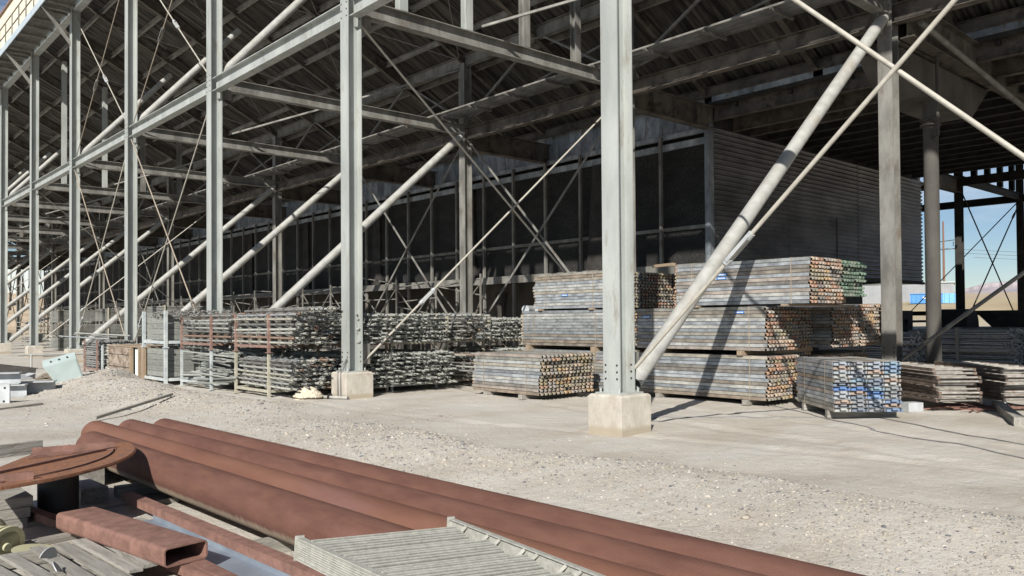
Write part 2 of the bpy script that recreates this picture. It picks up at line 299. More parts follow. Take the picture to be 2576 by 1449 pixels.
speck2 = ramp(nzn(19, 5, .7), [.30, .40], [1., 0.]); base = mixc(speck2, base, (.33, .30, .26))
sx = n.new('ShaderNodeSeparateXYZ'); l.new(tc.outputs['Object'], sx.inputs[0])
far = n.new('ShaderNodeMapRange'); far.inputs[1].default_value = 56; far.inputs[2].default_value = 90; l.new(sx.outputs[0], far.inputs[0])
des = ramp(nzn(.045, 10, .7), [.38, .5, .62], [(.34, .27, .17), (.44, .36, .24), (.40, .34, .20)])
base = mixc(far.outputs[0], base, des)
fy = n.new('ShaderNodeMapRange'); fy.inputs[1].default_value = 110; fy.inputs[2].default_value = 125; l.new(sx.outputs[1], fy.inputs[0])
base = mixc(fy.outputs[0], base, ramp(nzn(.5, 10, .7), [.4, .6], [(.34, .27, .19), (.50, .41, .30)]))
l.new(base, b.inputs['Base Color'])
bm = n.new('ShaderNodeBump'); bm.inputs['Strength'].default_value = .55; bm.inputs['Distance'].default_value = .025
l.new(nzn(32, 6, .7), bm.inputs['Height']); b2 = n.new('ShaderNodeBump'); b2.inputs['Strength'].default_value = .5; b2.inputs['Distance'].default_value = .06
l.new(nzn(5, 6, .6), b2.inputs['Height']); l.new(b2.outputs[0], bm.inputs['Normal']); l.new(bm.outputs[0], b.inputs['Normal'])
me.materials.append(gm); go = bpy.data.objects.new('ground', me); sc.collection.objects.link(go)
tag(go, 'dusty tan gravel yard with a low ridge of stones', 'ground', kind='structure')

def gh(x, y): return float(height(np.array([float(x)]), np.array([float(y)]))[0])
# gravel: loose stones, one object
t = (1+5**.5)/2
IV = np.array([(-1, t, 0), (1, t, 0), (-1, -t, 0), (1, -t, 0), (0, -1, t), (0, 1, t), (0, -1, -t), (0, 1, -t), (t, 0, -1), (t, 0, 1), (-t, 0, -1), (-t, 0, 1)])/1.9
IF = np.array([(0, 11, 5), (0, 5, 1), (0, 1, 7), (0, 7, 10), (0, 10, 11), (1, 5, 9), (5, 11, 4), (11, 10, 2), (10, 7, 6), (7, 1, 8), (3, 9, 4), (3, 4, 2), (3, 2, 6), (3, 6, 8), (3, 8, 9), (4, 9, 5), (2, 4, 11), (6, 2, 10), (8, 6, 7), (9, 8, 1)])
def stones(name, P, S, label, cols=None):
    N = len(P); sh = IV[None]*(1+.3*(RN.rand(N, 12, 1)-.5)); a = RN.rand(N)*6.28; ca, sa = np.cos(a)[:, None], np.sin(a)[:, None]
    q = sh*np.stack([S*(.8+.7*RN.rand(N)), S*(.6+.4*RN.rand(N)), S*(.35+.3*RN.rand(N))], 1)[:, None, :]
    x = q[..., 0]*ca-q[..., 1]*sa; y = q[..., 0]*sa+q[..., 1]*ca; q = np.stack([x, y, q[..., 2]], -1)+P[:, None, :]
    f = IF[None]+(np.arange(N)*12)[:, None, None]; f = f.reshape(-1, 3)
    m = bpy.data.meshes.new(name); m.vertices.add(N*12); m.vertices.foreach_set('co', q.reshape(-1)); m.loops.add(len(f)*3); m.polygons.add(len(f))
    m.loops.foreach_set('vertex_index', f.ravel()); m.polygons.foreach_set('loop_start', np.arange(len(f))*3); m.polygons.foreach_set('loop_total', np.full(len(f), 3)); m.update(calc_edges=True)
    c = np.array([(.44, .405, .35), (.34, .30, .25), (.49, .46, .41), (.22, .21, .20), (.40, .355, .30), (.13, .135, .15), (.40, .36, .30), (.29, .27, .25)]) if cols is None else np.array(cols)
    cc = c[RN.randint(0, len(c), N)]*(.85+.3*RN.rand(N, 1)); cc = np.concatenate([cc, np.ones((N, 1))], 1)
    at = m.color_attributes.new('tint', 'FLOAT_COLOR', 'POINT'); at.data.foreach_set('color', np.repeat(cc, 12, 0).ravel())
    if 'stone' not in G: G['stone'] = mat('loose_stone', (.85, .85, .85), (1, 1, 1), .9, 0, 30, attr='tint')
    m.materials.append(G['stone']); o = bpy.data.objects.new(name, m); sc.collection.objects.link(o)
    return tag(o, label, 'gravel', kind='stuff')
N = 170000
y = RN.rand(N)**1.5*29-.5; x = 2.5+RN.rand(N)*6.2+.1*np.clip(y-10, 0, 9)
keep = RN.rand(N) < (.05+.95*np.clip(berm(x, y)/.14, 0, 1)**1.3)
x, y = x[keep], y[keep]; s = np.exp(RN.normal(-4.92, .50, len(x)))*np.clip(.6+.05*y, .6, 1.2); s = np.clip(s, .005, .05)
stones('gravel', np.stack([x, y, height(x, y)+s*.1], 1), s, 'pale mixed gravel stones strewn over the ridge and yard')
# ---------------------------------------------------------------- cooling tower
S = 7.62; XO, XI, XW = 9.218, 18.448, 22.7; XM = 31.17; Y0 = 7.987; H1 = 8.478
yb = lambda i: Y0+i*S
zr = lambda x: 15.6-.5*(abs(x-XM)*-1+XM-9.4) if x < XM else 15.6-.5*((2*XM-x)-9.4)
I0, I1 = -3, 13
T = thing('cooling_tower', 'long galvanised steel framed cooling tower building on concrete footings with a sloping dark roof', 'building', (XM, yb(5), 0), world=True)
def P(mb, name, m): return mb.obj(name, m, T)
def column(x, i, top, m, foot=True):
    y = yb(i); mb = MB(); mb.ibeam((x, y, .6), (x, y, top), .32, .34, .02, .014, up=(1, 0, 0)); c = 0
    for z in (.8, .9, 1.0, 8.3, 8.45, 8.6, 8.75):
        for sy_ in (-1, 1): mb.tube((x-.17, y+sy_*.11, z), (x-.185, y+sy_*.11, z), .014, 6, mi=1); mb.tube((x+.15, y+sy_*.11, z), (x+.135, y+sy_*.11, z), .014, 6, mi=1)
    c = P(mb, 'column', [m, 'dark'])
    b = MB(); b.bx(x-.26, x+.26, y-.24, y+.24, .572, .6)
    for sx_, sy_ in ((-1, -1), (1, -1), (-1, 1), (1, 1)): b.tube((x+sx_*.21, y+sy_*.18, .6), (x+sx_*.21, y+sy_*.18, .66), .02, 6)
    b.obj('base_plate', m, c)
    f = MB(); h = .325; e = .03; z0 = -.3; z1 = .575
    q = [(x-h, y-h, z0), (x+h, y-h, z0), (x+h, y+h, z0), (x-h, y+h, z0), (x-h, y-h, z1-e), (x+h, y-h, z1-e), (x+h, y+h, z1-e), (x-h, y+h, z1-e), (x-h+e, y-h+e, z1), (x+h-e, y-h+e, z1), (x+h-e, y+h-e, z1), (x-h+e, y+h-e, z1)]
    f.add(q, [(0, 3, 2, 1), (0, 1, 5, 4), (1, 2, 6, 5), (2, 3, 7, 6), (3, 0, 4, 7), (4, 5, 9, 8), (5, 6, 10, 9), (6, 7, 11, 10), (7, 4, 8, 11), (8, 9, 10, 11)]); P(f, 'footing', 'conc')
    return c
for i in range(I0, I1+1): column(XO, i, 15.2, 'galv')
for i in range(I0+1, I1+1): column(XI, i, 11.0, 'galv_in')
for i in range(-1, 4):
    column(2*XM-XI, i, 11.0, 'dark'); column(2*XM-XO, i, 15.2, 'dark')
# tie beams across each frame, struts, rafters, girders
def rod(a, b, r, m='rod', tb=None, name='brace_rod'):
    mb = MB(); mb.tube(a, b, r, 8); o = P(mb, name, m)
    if tb:
        a, b = V(a), V(b); d, s_, u = frame(a, b, (0, 0, 1)); c = a.lerp(b, tb); k = MB()
        for sg in (1, -1): k.beam(c-d*.22, c+d*.22, .018, .05, (0, 0, 1), 0, (sg*.045, 0))
        k.tube(c-d*.27, c-d*.18, .05, 8); k.tube(c+d*.18, c+d*.27, .05, 8); k.obj('turnbuckle', 'galv_in' if m != 'rod' else 'lgrey', o)
    return o
RODF = (1, 5, 9)
for i in range(-1, I1+1):
    y = yb(i)
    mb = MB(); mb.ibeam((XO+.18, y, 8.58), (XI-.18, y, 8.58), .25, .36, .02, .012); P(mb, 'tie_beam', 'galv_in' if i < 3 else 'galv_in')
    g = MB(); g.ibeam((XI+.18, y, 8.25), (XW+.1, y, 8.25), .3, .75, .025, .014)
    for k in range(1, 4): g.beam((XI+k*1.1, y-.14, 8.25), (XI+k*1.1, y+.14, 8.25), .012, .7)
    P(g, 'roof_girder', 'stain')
    if i in RODF:
        rod((XO+.2, y, 8.25), (XI-.2, y, .95), .027, 'rod', .93); rod((XO+.25, y, .75), (XI-.2, y, 8.2), .027, 'rod', .2)
        for k in range(4):
            x = 10.55+k*1.92; m = MB(); m.ibeam((x, y, 8.78), (x, y, zr(x)), .22, .2, .014, .01, up=(0, 1, 0)); P(m, 'hanger_post', 'galv' if k < 2 else 'galv_in')  # inner two posts get the darkened steel, painting in the roof shade
    else:
        m = MB(); m.hollow((XO+.32, y, .72), (XI-.15, y, 8.40), .13, .12, 20, dep=.5); P(m, 'raking_strut', 'strut')
        m = MB(); m.tube((XO+.25, y, 8.92), (XO+4.0, y, 13.1), .12, 16); P(m, 'upper_strut', 'strut')
    for gx, gz_, gw, gh_ in ((XO+.3, .95, .3, .45), (XI-.3, 8.2, .4, .5), (XO+.3, 8.95, .3, .35), (XO+.33, 8.3, .35, .3)):
        gp = MB(); gp.box((gx, y, gz_), (gw, .014, gh_)); P(gp, 'gusset_plate', 'galv_in')
for k in range(-2, 2*I1+1):
    y = yb(k/2); deep = k % 2
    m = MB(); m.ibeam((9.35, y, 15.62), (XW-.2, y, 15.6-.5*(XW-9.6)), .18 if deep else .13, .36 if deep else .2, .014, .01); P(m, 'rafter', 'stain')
for k in range(0, 8):
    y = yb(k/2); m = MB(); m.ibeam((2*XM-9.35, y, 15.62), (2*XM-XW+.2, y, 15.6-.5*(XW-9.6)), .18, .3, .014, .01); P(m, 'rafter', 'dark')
Ya, Yz = yb(-2.5), yb(13)+.3
for x in (10.3, 11.75, 13.2, 14.65, 16.1, 17.55, 19.0, 20.45, 21.8):
    for i in range(-2, I1):
        m = MB(); z = 15.76-.5*(x-9.4)+.012*(i % 2); a = .25 if (i+int(x)) % 3 else .9
        m.chan((x+.04*(i % 2), yb(i)-.1, z), (x+.04*(i % 2), yb(i+1)+.1, z), .09, .2, .012, side=-1); P(m, 'purlin', 'purl')
for k in range(-3, 2*I1+1):
    y = yb(k/2); 
    for xa, xc, ya_, yc_ in ((10.9, 14.5, .1, S/2-.1), (18.1, 14.5, .1, S/2-.1)):
        if k % 2: ya_, yc_ = yc_, ya_
        m = MB(); m.tube((xa, y+ya_, 15.5-.5*(xa-9.4)), (xc, y+yc_, 15.5-.5*(xc-9.4)), .018, 6); P(m, 'sag_rod', 'galv_in')
def sheet(x0, x1, z0, z1, ya, yz, pitch, amp, lap=.0, per=4):
    nw = int((yz-ya)/pitch*per); Y = np.linspace(ya, yz, nw+1); segs = 7; m = MB(); vs = []; fs = []
    for s_ in range(segs):
        for e in (0, 1):
            t_ = (s_+e*1.0)/segs-(.012 if e == 0 else 0); X = x0+(x1-x0)*t_; Z = z0+(z1-z0)*t_+(.03 if e == 0 else 0)
            w = np.sin(Y/pitch*2*PI)*amp+.03*np.sin(Y*.9+s_*2)+.02*np.sin(Y*2.3+s_)
            vs += [(X+.02*math.sin(s_), yy, Z+zz_) for yy, zz_ in zip(Y, w)]
    n1 = nw+1
    for s_ in range(segs):
        a = 2*s_*n1; fs += [(a+j, a+j+1, a+n1+j+1, a+n1+j) for j in range(nw)]
    return m.add(vs, fs, 0, True)
P(sheet(8.9, XW+.15, 16.15, 16.15-.5*(XW-8.75), Ya, Yz, .15, .045), 'roof_sheet', 'roof')
P(sheet(2*XM-8.9, 2*XM-XW-.15, 16.15, 16.15-.5*(XW-8.75), yb(-1.5), yb(6), .19, .035), 'roof_sheet', 'roof')
# long beams
def lbeam(x, z, bf, d, ya, yz, m, name='longitudinal_beam'):
    q = MB(); q.ibeam((x, ya, z), (x, yz, z), bf, d, .02, .012); return P(q, name, m)
for i in range(-2, I1): lbeam(XO, 8.48, .24, .38, yb(i)+.15, yb(i+1)-.15, 'galv')
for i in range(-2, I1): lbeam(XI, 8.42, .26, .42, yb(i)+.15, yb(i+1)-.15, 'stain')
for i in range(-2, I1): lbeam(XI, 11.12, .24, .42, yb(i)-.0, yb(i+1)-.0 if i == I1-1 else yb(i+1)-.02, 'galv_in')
lbeam(XO+.05, 15.25, .3, .4, Ya, Yz, 'galv', 'eave_beam')
lbeam(XW-.25, 9.05, .16, .3, Ya, Yz, 'stain')
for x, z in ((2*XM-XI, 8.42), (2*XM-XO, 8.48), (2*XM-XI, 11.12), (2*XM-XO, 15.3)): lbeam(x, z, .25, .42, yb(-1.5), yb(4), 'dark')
# catwalk beside the inner beam, on the outer side
for i in range(-2, I1):
    q = MB()
    for x in (17.35, 17.62, 17.89, 18.12): q.bx(x, x+.14, yb(i)+.03, yb(i+1)-.03, 9.02, 9.07)
    for k in range(4): q.bx(17.3, 18.35, yb(i)+k*1.9+.3, yb(i)+k*1.9+.36, 8.94, 9.01)
    P(q, 'catwalk', 'galv_in')
# roof bracing angles
for i in range(-1, 11):
    if i % 2 == 0:
        m = MB(); m.beam((XI-.1, yb(i), 10.8), (XI-5.5, yb(i+1), 9.0), .06, .06); P(m, 'roof_brace', 'galv_in')
    m = MB(); m.beam((XI, yb(i)+.2, 9.0), (XI, yb(i)+3.6, 11.0), .07, .07); m.beam((XI, yb(i+1)-.2, 9.0), (XI, yb(i)+3.9, 10.95), .07, .07); P(m, 'knee_brace', 'galv_in')
    m = MB(); m.beam((XI+.2, yb(i), 9.3), (XW-.5, yb(i)+2.2, 9.35), .06, .06); m.beam((XI+.1, yb(i), 10.2), (XI+.1, yb(i+1), 9.0), .06, .05); P(m, 'roof_brace', 'galv_in')
# face bracing, outer row
for a in (-1, 2, 3):
    ya, yc = yb(a), yb(a+1); RR = .029 if a < 0 else .021
    cr = 'rod'
    if a < 0:
        rod((XO+.02, yc-.09, 8.2), (XO+.02, ya+.2, 1.27), RR, cr); rod((XO-.03, yc-.33, .97), (XO-.03, ya+.2, 7.5), RR, cr, .245); continue
    rod((XO+.02, ya+.2, 8.2 if a > 0 else .85), (XO+.02, yc-.2, .85 if a > 0 else 8.2), RR, cr, .88 if a != -1 else None)
    rod((XO-.05, yc-.2 if a > 0 else yc-.1, 8.2 if a > 0 else .82), (XO-.05, ya+.2, .85 if a > 0 else 8.2), RR, 'rusrod' if a > 0 else cr, .83 if a > 0 else .22)
    if a > 0:
        rod((XO+.02, ya+.2, 14.8), (XO+.02, yc-.2, 8.8), .019, 'rusrod', .6); rod((XO-.05, yc-.2, 14.8), (XO-.05, ya+.2, 8.8), RR, cr, .62)
rod((XI+.1, yb(0)-.16, .72), (XI+.1, yb(-1)+.2, 6.2), .042, 'galv_in', .16)
# inner row bracing
for a in (1, 2, 6):
    for dx in (0, .14):
        m = MB(); m.beam((XI+dx, yb(a)+.2, 8.1), (XI+dx, yb(a+1)-.2, .9), .03, .07); m.beam((XI+.05+dx, yb(a+1)-.2, 8.1), (XI+.05+dx, yb(a)+.2, .9), .03, .07); P(m, 'cross_brace', 'galv_in')
        break
# far side frames with their rods
X2I, X2O = 2*XM-XI, 2*XM-XO
for i in range(0, 4):
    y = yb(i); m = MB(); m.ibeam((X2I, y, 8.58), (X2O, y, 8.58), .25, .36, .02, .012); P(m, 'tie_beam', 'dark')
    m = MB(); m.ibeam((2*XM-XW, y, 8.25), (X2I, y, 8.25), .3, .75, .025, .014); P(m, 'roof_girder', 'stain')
y = yb(1); rod((X2I, y, 8.3), (X2O, y, .8), .035, 'dark'); rod((X2O, y, 8.3), (X2I, y, .8), .035, 'dark', .12)
for k in range(4):
    x = 2*XM-10.55-k*1.92; m = MB(); m.ibeam((x, y, 8.78), (x, y, 13.6), .26, .26, .02, .02, up=(0, 1, 0)); P(m, 'hanger_post', 'dark')
for i in (1, 2):
    rod((X2O, yb(i)+.2, 8.2), (X2O, yb(i+1)-.2, .8), .03, 'dark')
# catch-all end frame of the far end and light braces
for i in (10, 11, 12):
    rod((XI, yb(i), 8.2), (XI, yb(i+1), .8), .04, 'dark'); rod((XI, yb(i+1), 8.2), (XI, yb(i), .8), .04, 'dark')
# outer walkway with railing and the cream upper casing
for i in range(3, I1+1):
    y = yb(i); m = MB(); m.beam((XO-.1, y, 13.55), (8.0, y, 15.0), .012, .16); m.beam((XO-.1, y, 15.03), (7.95, y, 15.03), .1, .12); P(m, 'walkway_bracket', 'galv_in')
yw0, yw1 = yb(2.4), yb(13)
m = MB(); k = yw0
while k < yw1: m.bx(8.02, 9.02, k, k+.05, 15.12, 15.15); k += .16
for x in (8.3, 8.55, 8.8): m.bx(x, x+.02, yw0, yw1, 15.15, 15.18)
k = yw0
while k < yw1: m.bx(8.0, 9.05, k, k+.1, 14.98, 15.11); k += 1.27
P(m, 'walkway_grating', 'galv_in')
m = MB(); m.bx(7.9, 7.93, yw0, yw1, 15.0, 15.32); P(m, 'walkway_fascia', 'fascia')
m = MB(); m.bx(8.0, 9.1, yw0, yw1, 15.24, 15.27); P(m, 'walkway_deck', 'shed2')
m = MB()
for z in (15.75, 16.3): m.tube((7.91, yw0, z), (7.91, yw1, z), .032, 6, None, False)
k = yw0
while k < yw1: m.tube((7.91, k, 15.3), (7.91, k, 16.3), .03, 6, None, False); k += 1.5
P(m, 'walkway_railing', 'galv_in')
m = MB(); m.bx(9.3, 9.45, yw0, yw1, 16.2, 19.6); k = yw0
while k < yw1: m.bx(9.285, 9.3, k, k+.03, 16.2, 19.55); k += .6
P(m, 'upper_casing', 'cream')
m = MB(); m.bx(9.2, 9.5, yw0, yw1, 19.6, 19.7); P(m, 'casing_trim', 'rrack')
# fill wall
YB = yb(1); YE = 108.0
m = MB(); m.bx(22.72, 23.4, YB+.1, YE, 3.5, 7.5); P(m, 'fill_wall', 'fill')
m = MB(); m.bx(22.64, 22.72, YB+.1, YE, 7.46, 7.68); m.bx(22.56, 22.68, YB+.1, YE, 7.82, 7.98); P(m, 'fill_header', 'panel')
m = MB(); m.bx(22.66, 22.7, YB+.1, YE, 4.68, 4.8); P(m, 'fill_rail', 'galv_in')
m = MB(); m.bx(22.35, 22.9, YB+.0, YE, 3.34, 3.5); m.bx(22.33, 22.36, YB, YE, 3.2, 3.5); P(m, 'fill_ledge', 'galv_in')
y = YB+.25; k = 0
while y < 80:
    m = MB(); m.bx(22.7, 22.715, y, y+.61, 7.98, 9.0); P(m, 'upper_panel', 'panel'); y += .625; k += 1
m = MB(); m.bx(22.7, 22.715, y, YE, 7.98, 9.0); P(m, 'upper_panel', 'panel')
for k in range(1, 49):
    y = YB+k*S/4
    if y > YE: break
    m = MB(); m.bx(22.42, 22.52, y-.05, y+.05, 0, 7.9); m.bx(22.44, 22.66, y-.04, y+.04, 7.86, 7.92)
    P(m, 'wall_post', 'galv_in')
for k in range(0, 24):
    y = YB+k*S/2
    m = MB(); m.beam((22.9, y+.3, 3.3), (22.9, y+2.0, .5), .05, .1); P(m, 'support_brace', 'stain')
for k in range(0, 16):
    y = YB+k*S+S*.62
    m = MB(); a, c = y-.15, y+.55
    m.add([(22.58, a, 3.5), (22.58, c+.25, 3.5), (22.58, c-.1, 7.45), (22.58, a+.1, 7.45), (22.715, a, 3.5), (22.715, c+.25, 3.5), (22.715, c-.1, 7.45), (22.715, a+.1, 7.45)], CF); P(m, 'tapered_baffle', 'dark')
m = MB(); m.bx(24.8, 36.5, YB+1.5, YE, 0, 3.3); P(m, 'blackout_box', 'dconc')  # dark box added under the fill to black out the view through
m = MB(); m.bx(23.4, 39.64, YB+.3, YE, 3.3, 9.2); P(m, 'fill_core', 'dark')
for k in range(0, 12):
    m = MB(); y = YB+4+k*S; m.tube((23.6, y, 0), (23.6, y, 2.0), .18, 12); m.tube((23.6, y, 2.0), (23.6, y, 2.9), .18, 12, .3); P(m, 'riser_pipe', 'dark')
# corrugated end wall
pitch = .17; m = MB(); zs = np.arange(3.3, 8.02, pitch/4); xs2 = [22.75, 27.5, 33.0, 39.4]
for a, c in zip(xs2[:-1], xs2[1:]):
    vs = []; 
    for xx in (a+.03, c-.03): vs += [(xx, YB-.02+.05*math.sin(zz_/pitch*2*PI)+(.02 if int(a) % 2 else 0), zz_) for zz_ in zs]
    nn = len(zs); m.add(vs, [(j, nn+j, nn+j+1, j+1) for j in range(nn-1)], 0, True)
P(m, 'corrugated_wall', 'louver')
m = MB(); m.bx(22.48, 22.74, YB-.06, YB+.12, 3.0, 8.05); P(m, 'corner_trim', 'panel')
m = MB(); m.bx(22.7, 39.4, YB-.08, YB+.04, 3.18, 3.3); m.bx(22.74, 39.4, YB+.06, YB+.2, 3.3, 8.4)
for xx, zt_ in ((31.0, 5.6), (36.3, 8.0)): m.bx(xx-.03, xx+.03, YB-.1, YB-.075, 3.3, zt_)
P(m, 'wall_frame', 'dark')
m = MB(); m.bx(26, 39.3, YB+1.4, YB+1.5, 0, 3.2) ; 
# ceiling over the open bay
for k in range(15):
    x = XW+.15+k*1.1; lbeam(x, 8.22+(.2 if k == 0 else 0), .2, .46, yb(-3)+.01*k, YB-.03, 'stain' if k < 3 else 'dark', 'ceiling_joist')
for k in range(12):
    y = YB-.9-k*1.9; q = MB(); q.beam((XW, y, 8.56), (39.64, y, 8.56), .12, .12); P(q, 'ceiling_batten', 'dark')
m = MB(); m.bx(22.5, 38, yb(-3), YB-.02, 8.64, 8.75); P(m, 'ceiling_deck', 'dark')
for k in range(8):
    m = MB(); a = YB-.2-k*3.81; m.bx(22.46, 22.49, a-3.5, a, 8.72, 9.12); P(m, 'upper_panel', 'panel')
m = MB(); m.bx(22.5, 22.62, yb(-3), YB-.02, 8.76, 15); 
m3 = MB(); m3.add([(8.95, Ya, 16.45), (XW+.2, Ya, 9.5), (XW+.2, Yz, 9.5), (8.95, Yz, 16.45), (8.95, Ya, 16.5), (XW+.2, Ya, 9.55), (XW+.2, Yz, 9.55), (8.95, Yz, 16.5)], CF); P(m3, 'roof_light_blocker', 'dark')  # unseen panel added above the roof to keep sky light out
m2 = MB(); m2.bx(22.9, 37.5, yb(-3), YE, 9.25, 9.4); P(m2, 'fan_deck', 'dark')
m = MB(); x = 20.75; y = yb(0); m.tube((x, y, .6), (x, y, 6.9), .17, 24); rc = P(m, 'round_column', 'dconc')
m = MB(); 
for z in (6.3, 6.42): m.tube((x, y, z), (x, y, z+.03), .24, 16)
m.obj('clamp_ring', 'stain', rc)
m = MB(); m.tube((x-.35, y-.3, 6.0), (x-.35, y-.3, 8.0), .04, 8); m.tube((x-.35, y-.3, 6.0), (x-.1, y-.1, 5.95), .04, 8); P(m, 'drain_pipe', 'dconc')
m = MB(); m.add([(20.0, y-.1, 6.9), (23.2, y-.1, 6.9), (23.2, y+.9, 6.9), (20.0, y+.9, 6.9), (18.9, y-.1, 7.8), (24.4, y-.1, 7.8), (24.4, y+.9, 7.8), (18.9, y+.9, 7.8)], CF); P(m, 'pier_cap', 'dconc')
m = MB(); m.ibeam((XI+.18, y-.35, 8.3), (39.64, y-.35, 7.9), .3, .8, .03, .014); P(m, 'roof_girder', 'stain')
m = MB(); m.tube((XI+.3, y-.6, 8.2), (30, y-.6, 7.0), .07, 10); P(m, 'header_pipe', 'galv_in')

# ---------------------------------------------------------------- scaffold planks
_pm = {}
def plank_mesh(em, L, wd, h, blue=False):
    key = (em, L, wd, h, blue)
    if key in _pm: return _pm[key]
    m = MB(); t = .006
    m.bx(0.002, wd-.002, 0, L, h-t-.003, h-.003); m.bx(.002, .002+t, 0, L, .006, h-t-.004); m.bx(wd-.002-t, wd-.002, 0, L, .006, h-t-.004)
    for yy, sg in ((0, -1), (L, 1)):
        y2 = yy+sg*.001
        if blue:
            m.bx(.01, wd-.01, yy-sg*.04, yy-sg*.03, .004, h-.012, 1)
            for a, c, z0, z1 in ((.0, .24, .1, .62), (.36, .76, .42, .98), (.86, 1., .1, .62)):
                m.bx(wd*a+.006, wd*c-.006, y2, yy+sg*.045, h*z0, h*z1, 1)
            m.bx(.004, wd-.004, yy-sg*.028, yy+sg*.03, h*.0+.002, h*.09, 1)
        else:
            m.bx(.01, wd-.01, yy-sg*.05, yy-sg*.04, .004, h-.012, 2)
            for c in (.24, .76):
                x = wd*c
                m.add([(x-.028, y2, h*.62), (x+.03, y2, h*.62), (x+.026, yy+sg*.06, h*.50), (x-.022, yy+sg*.06, h*.50), (x-.028, y2, h*.88), (x+.03, y2, h*.88), (x+.024, yy+sg*.065, h*.70), (x-.020, yy+sg*.065, h*.70)], CF, 1)
                m.add([(x-.03, yy+sg*.03, h*.1), (x+.004, yy+sg*.03, h*.1), (x+.004, yy+sg*.062, h*.15), (x-.03, yy+sg*.062, h*.15), (x-.028, yy+sg*.035, h*.58), (x+.026, yy+sg*.035, h*.58), (x+.026, yy+sg*.064, h*.5), (x-.028, yy+sg*.064, h*.5)], CF, 1)
            m.bx(.004, wd-.004, yy-sg*.01, yy+sg*.012, h*.88, h*.96, 1)
    me_ = m.mesh('plank', ['plank', em, 'dark']); _pm[key] = me_; return me_
def bundle(x, y, z, nx_, nz_, L, ends, label, rz=0, wd=.228, h=.071, blue=False, group='strapped bundles of steel scaffold planks', jit=.035, stag=0, stick=()):
    B = thing('plank_bundle', label, 'plank bundle', (x, y, z), rz, group)
    for r in range(nz_):
        off = stag*(r/nz_)+random.uniform(-jit, jit)
        for c in range(nx_):
            em = random.choice(ends)
            o = inst('plank', plank_mesh(em, L, wd, h, blue), B, (c*(wd+.002)+random.uniform(-.003, .003), off+random.uniform(-jit, jit)*.7, r*h), (0, 0, random.uniform(-.0015, .0015)))
    W = nx_*(wd+.002); Hh = nz_*h
    for yy in (.35, L-.4):
        s_ = MB(); t = .0035; s_.bx(-.012, -.012+t, yy-.008, yy+.008, .001, Hh); s_.bx(-.012, W+.01, yy-.008, yy+.008, Hh+.001, Hh+.001+t); s_.obj('strap', 'rusrod', B)
    for (sy, sr) in stick:
        s_ = MB(); s_.bx(-.008, -.004, sy, sy+.22, sr*h+.01, sr*h+h-.01, 0)
        for k in range(6): s_.bx(-.0095, -.0085, sy+.03+k*.028, sy+.047+k*.028, sr*h+.024, sr*h+h-.026, 1)
        s_.obj('sticker', ['sticker', 'white'], B)
    return B
def block(x, y, z, w_, l_, h_, label, rz=0, m='tan', group='timber blocks under the plank bundles'):
    q = MB(); e = .006
    q.box((0, 0, h_/2), (w_, l_, h_)); o = q.obj('timber_block', m); o.location = (x, y, z); o.rotation_euler = (0, 0, rz); return tag(o, label, 'timber block', group)
RU, GY, TN, GR, BL = ['pk_rust', 'pk_rust', 'pk_tan', 'pk_grey'], ['pk_grey'], ['pk_tan', 'pk_tan', 'pk_rust'], ['pk_green'], ['pk_blue']
XB = 13.85; zb, zm, zt = .1, 1.045, 1.935
bundle(XB, 8.36, zb, 5, 12, 3.1, ['pk_tan', 'pk_rust', 'pk_grey'], 'bottom plank bundle right of the nearest column, rust and grey ends, dusty long side', stag=.0)
bundle(XB+1.4, 8.9, zb, 5, 12, 3.05, ['pk_tan', 'pk_grey'], 'bottom plank bundle set back behind the blue-ended bundle in the shade')
bundle(XB+2.65, 8.75, zb, 5, 11, 3.05, TN, 'bottom plank bundle with tan ends, half hidden behind the blue-ended bundle')
bundle(XB+3.9, 8.8, zb, 5, 11, 3.05, TN, 'bottom plank bundle nearest the right inner column, mostly hidden')
bundle(XB, 8.36, zm, 5, 12, 3.1, RU, 'middle plank bundle with blue stickers, brown-orange boards and orange rusty ends', stick=((.45, 10), (1.9, 11.0), (2.05, 6), (2.75, 9)))
bundle(XB+1.22, 8.75, zm, 5, 12, 3.05, TN, 'middle plank bundle set back in the shadow between orange and tan ends')
bundle(XB+2.45, 8.32, zm, 5, 12, 3.05, TN, 'middle plank bundle with tan and orange ends in the sun, third from left')
bundle(XB+3.68, 8.32, zm, 5, 13, 3.05, TN, 'middle plank bundle with mottled ends against the right inner column')
bundle(XB, 7.47, zt, 5, 12, 2.95, RU, 'highest plank bundle with a pair of blue stickers, brightest grey long side', stick=((1.72, 8), (1.74, 7)))
bundle(XB+1.25, 7.5, zt+.14, 4, 10, 2.95, GR, 'highest plank bundle with green painted ends')
bundle(XB, 12.42, zt, 5, 12, 2.3, GY, 'topmost plank bundle left of the nearest column with one small blue sticker', stick=((1.15, 4),))
bundle(XB+1.25, 12.4, zt, 5, 12, 2.6, ['pk_grey', 'pk_rust'], 'topmost plank bundle in shadow just right of the nearest column')
bundle(XB+2.5, 12.45, zt, 5, 12, 2.6, TN, 'topmost plank bundle with sunlit tan ends just left of the sloping strut')
bundle(XB, 12.35, zm, 5, 12, 2.82, ['pk_grey', 'pk_tan'], 'middle plank bundle left of the nearest column with brown and grey bands')
bundle(XB+1.25, 12.4, zm, 5, 12, 2.82, GY, 'middle plank bundle hidden behind the nearest column')
bundle(XB, 12.35, zb, 5, 12, 2.82, GY, 'bottom plank bundle peeking out behind the long front bundle')
bundle(11.62, 12.28, zb, 7, 12, 2.15, ['pk_grey', 'pk_grey', 'pk_tan'], 'front ground-level plank bundle left of the nearest column, yellowish hooked ends', stag=-.12)
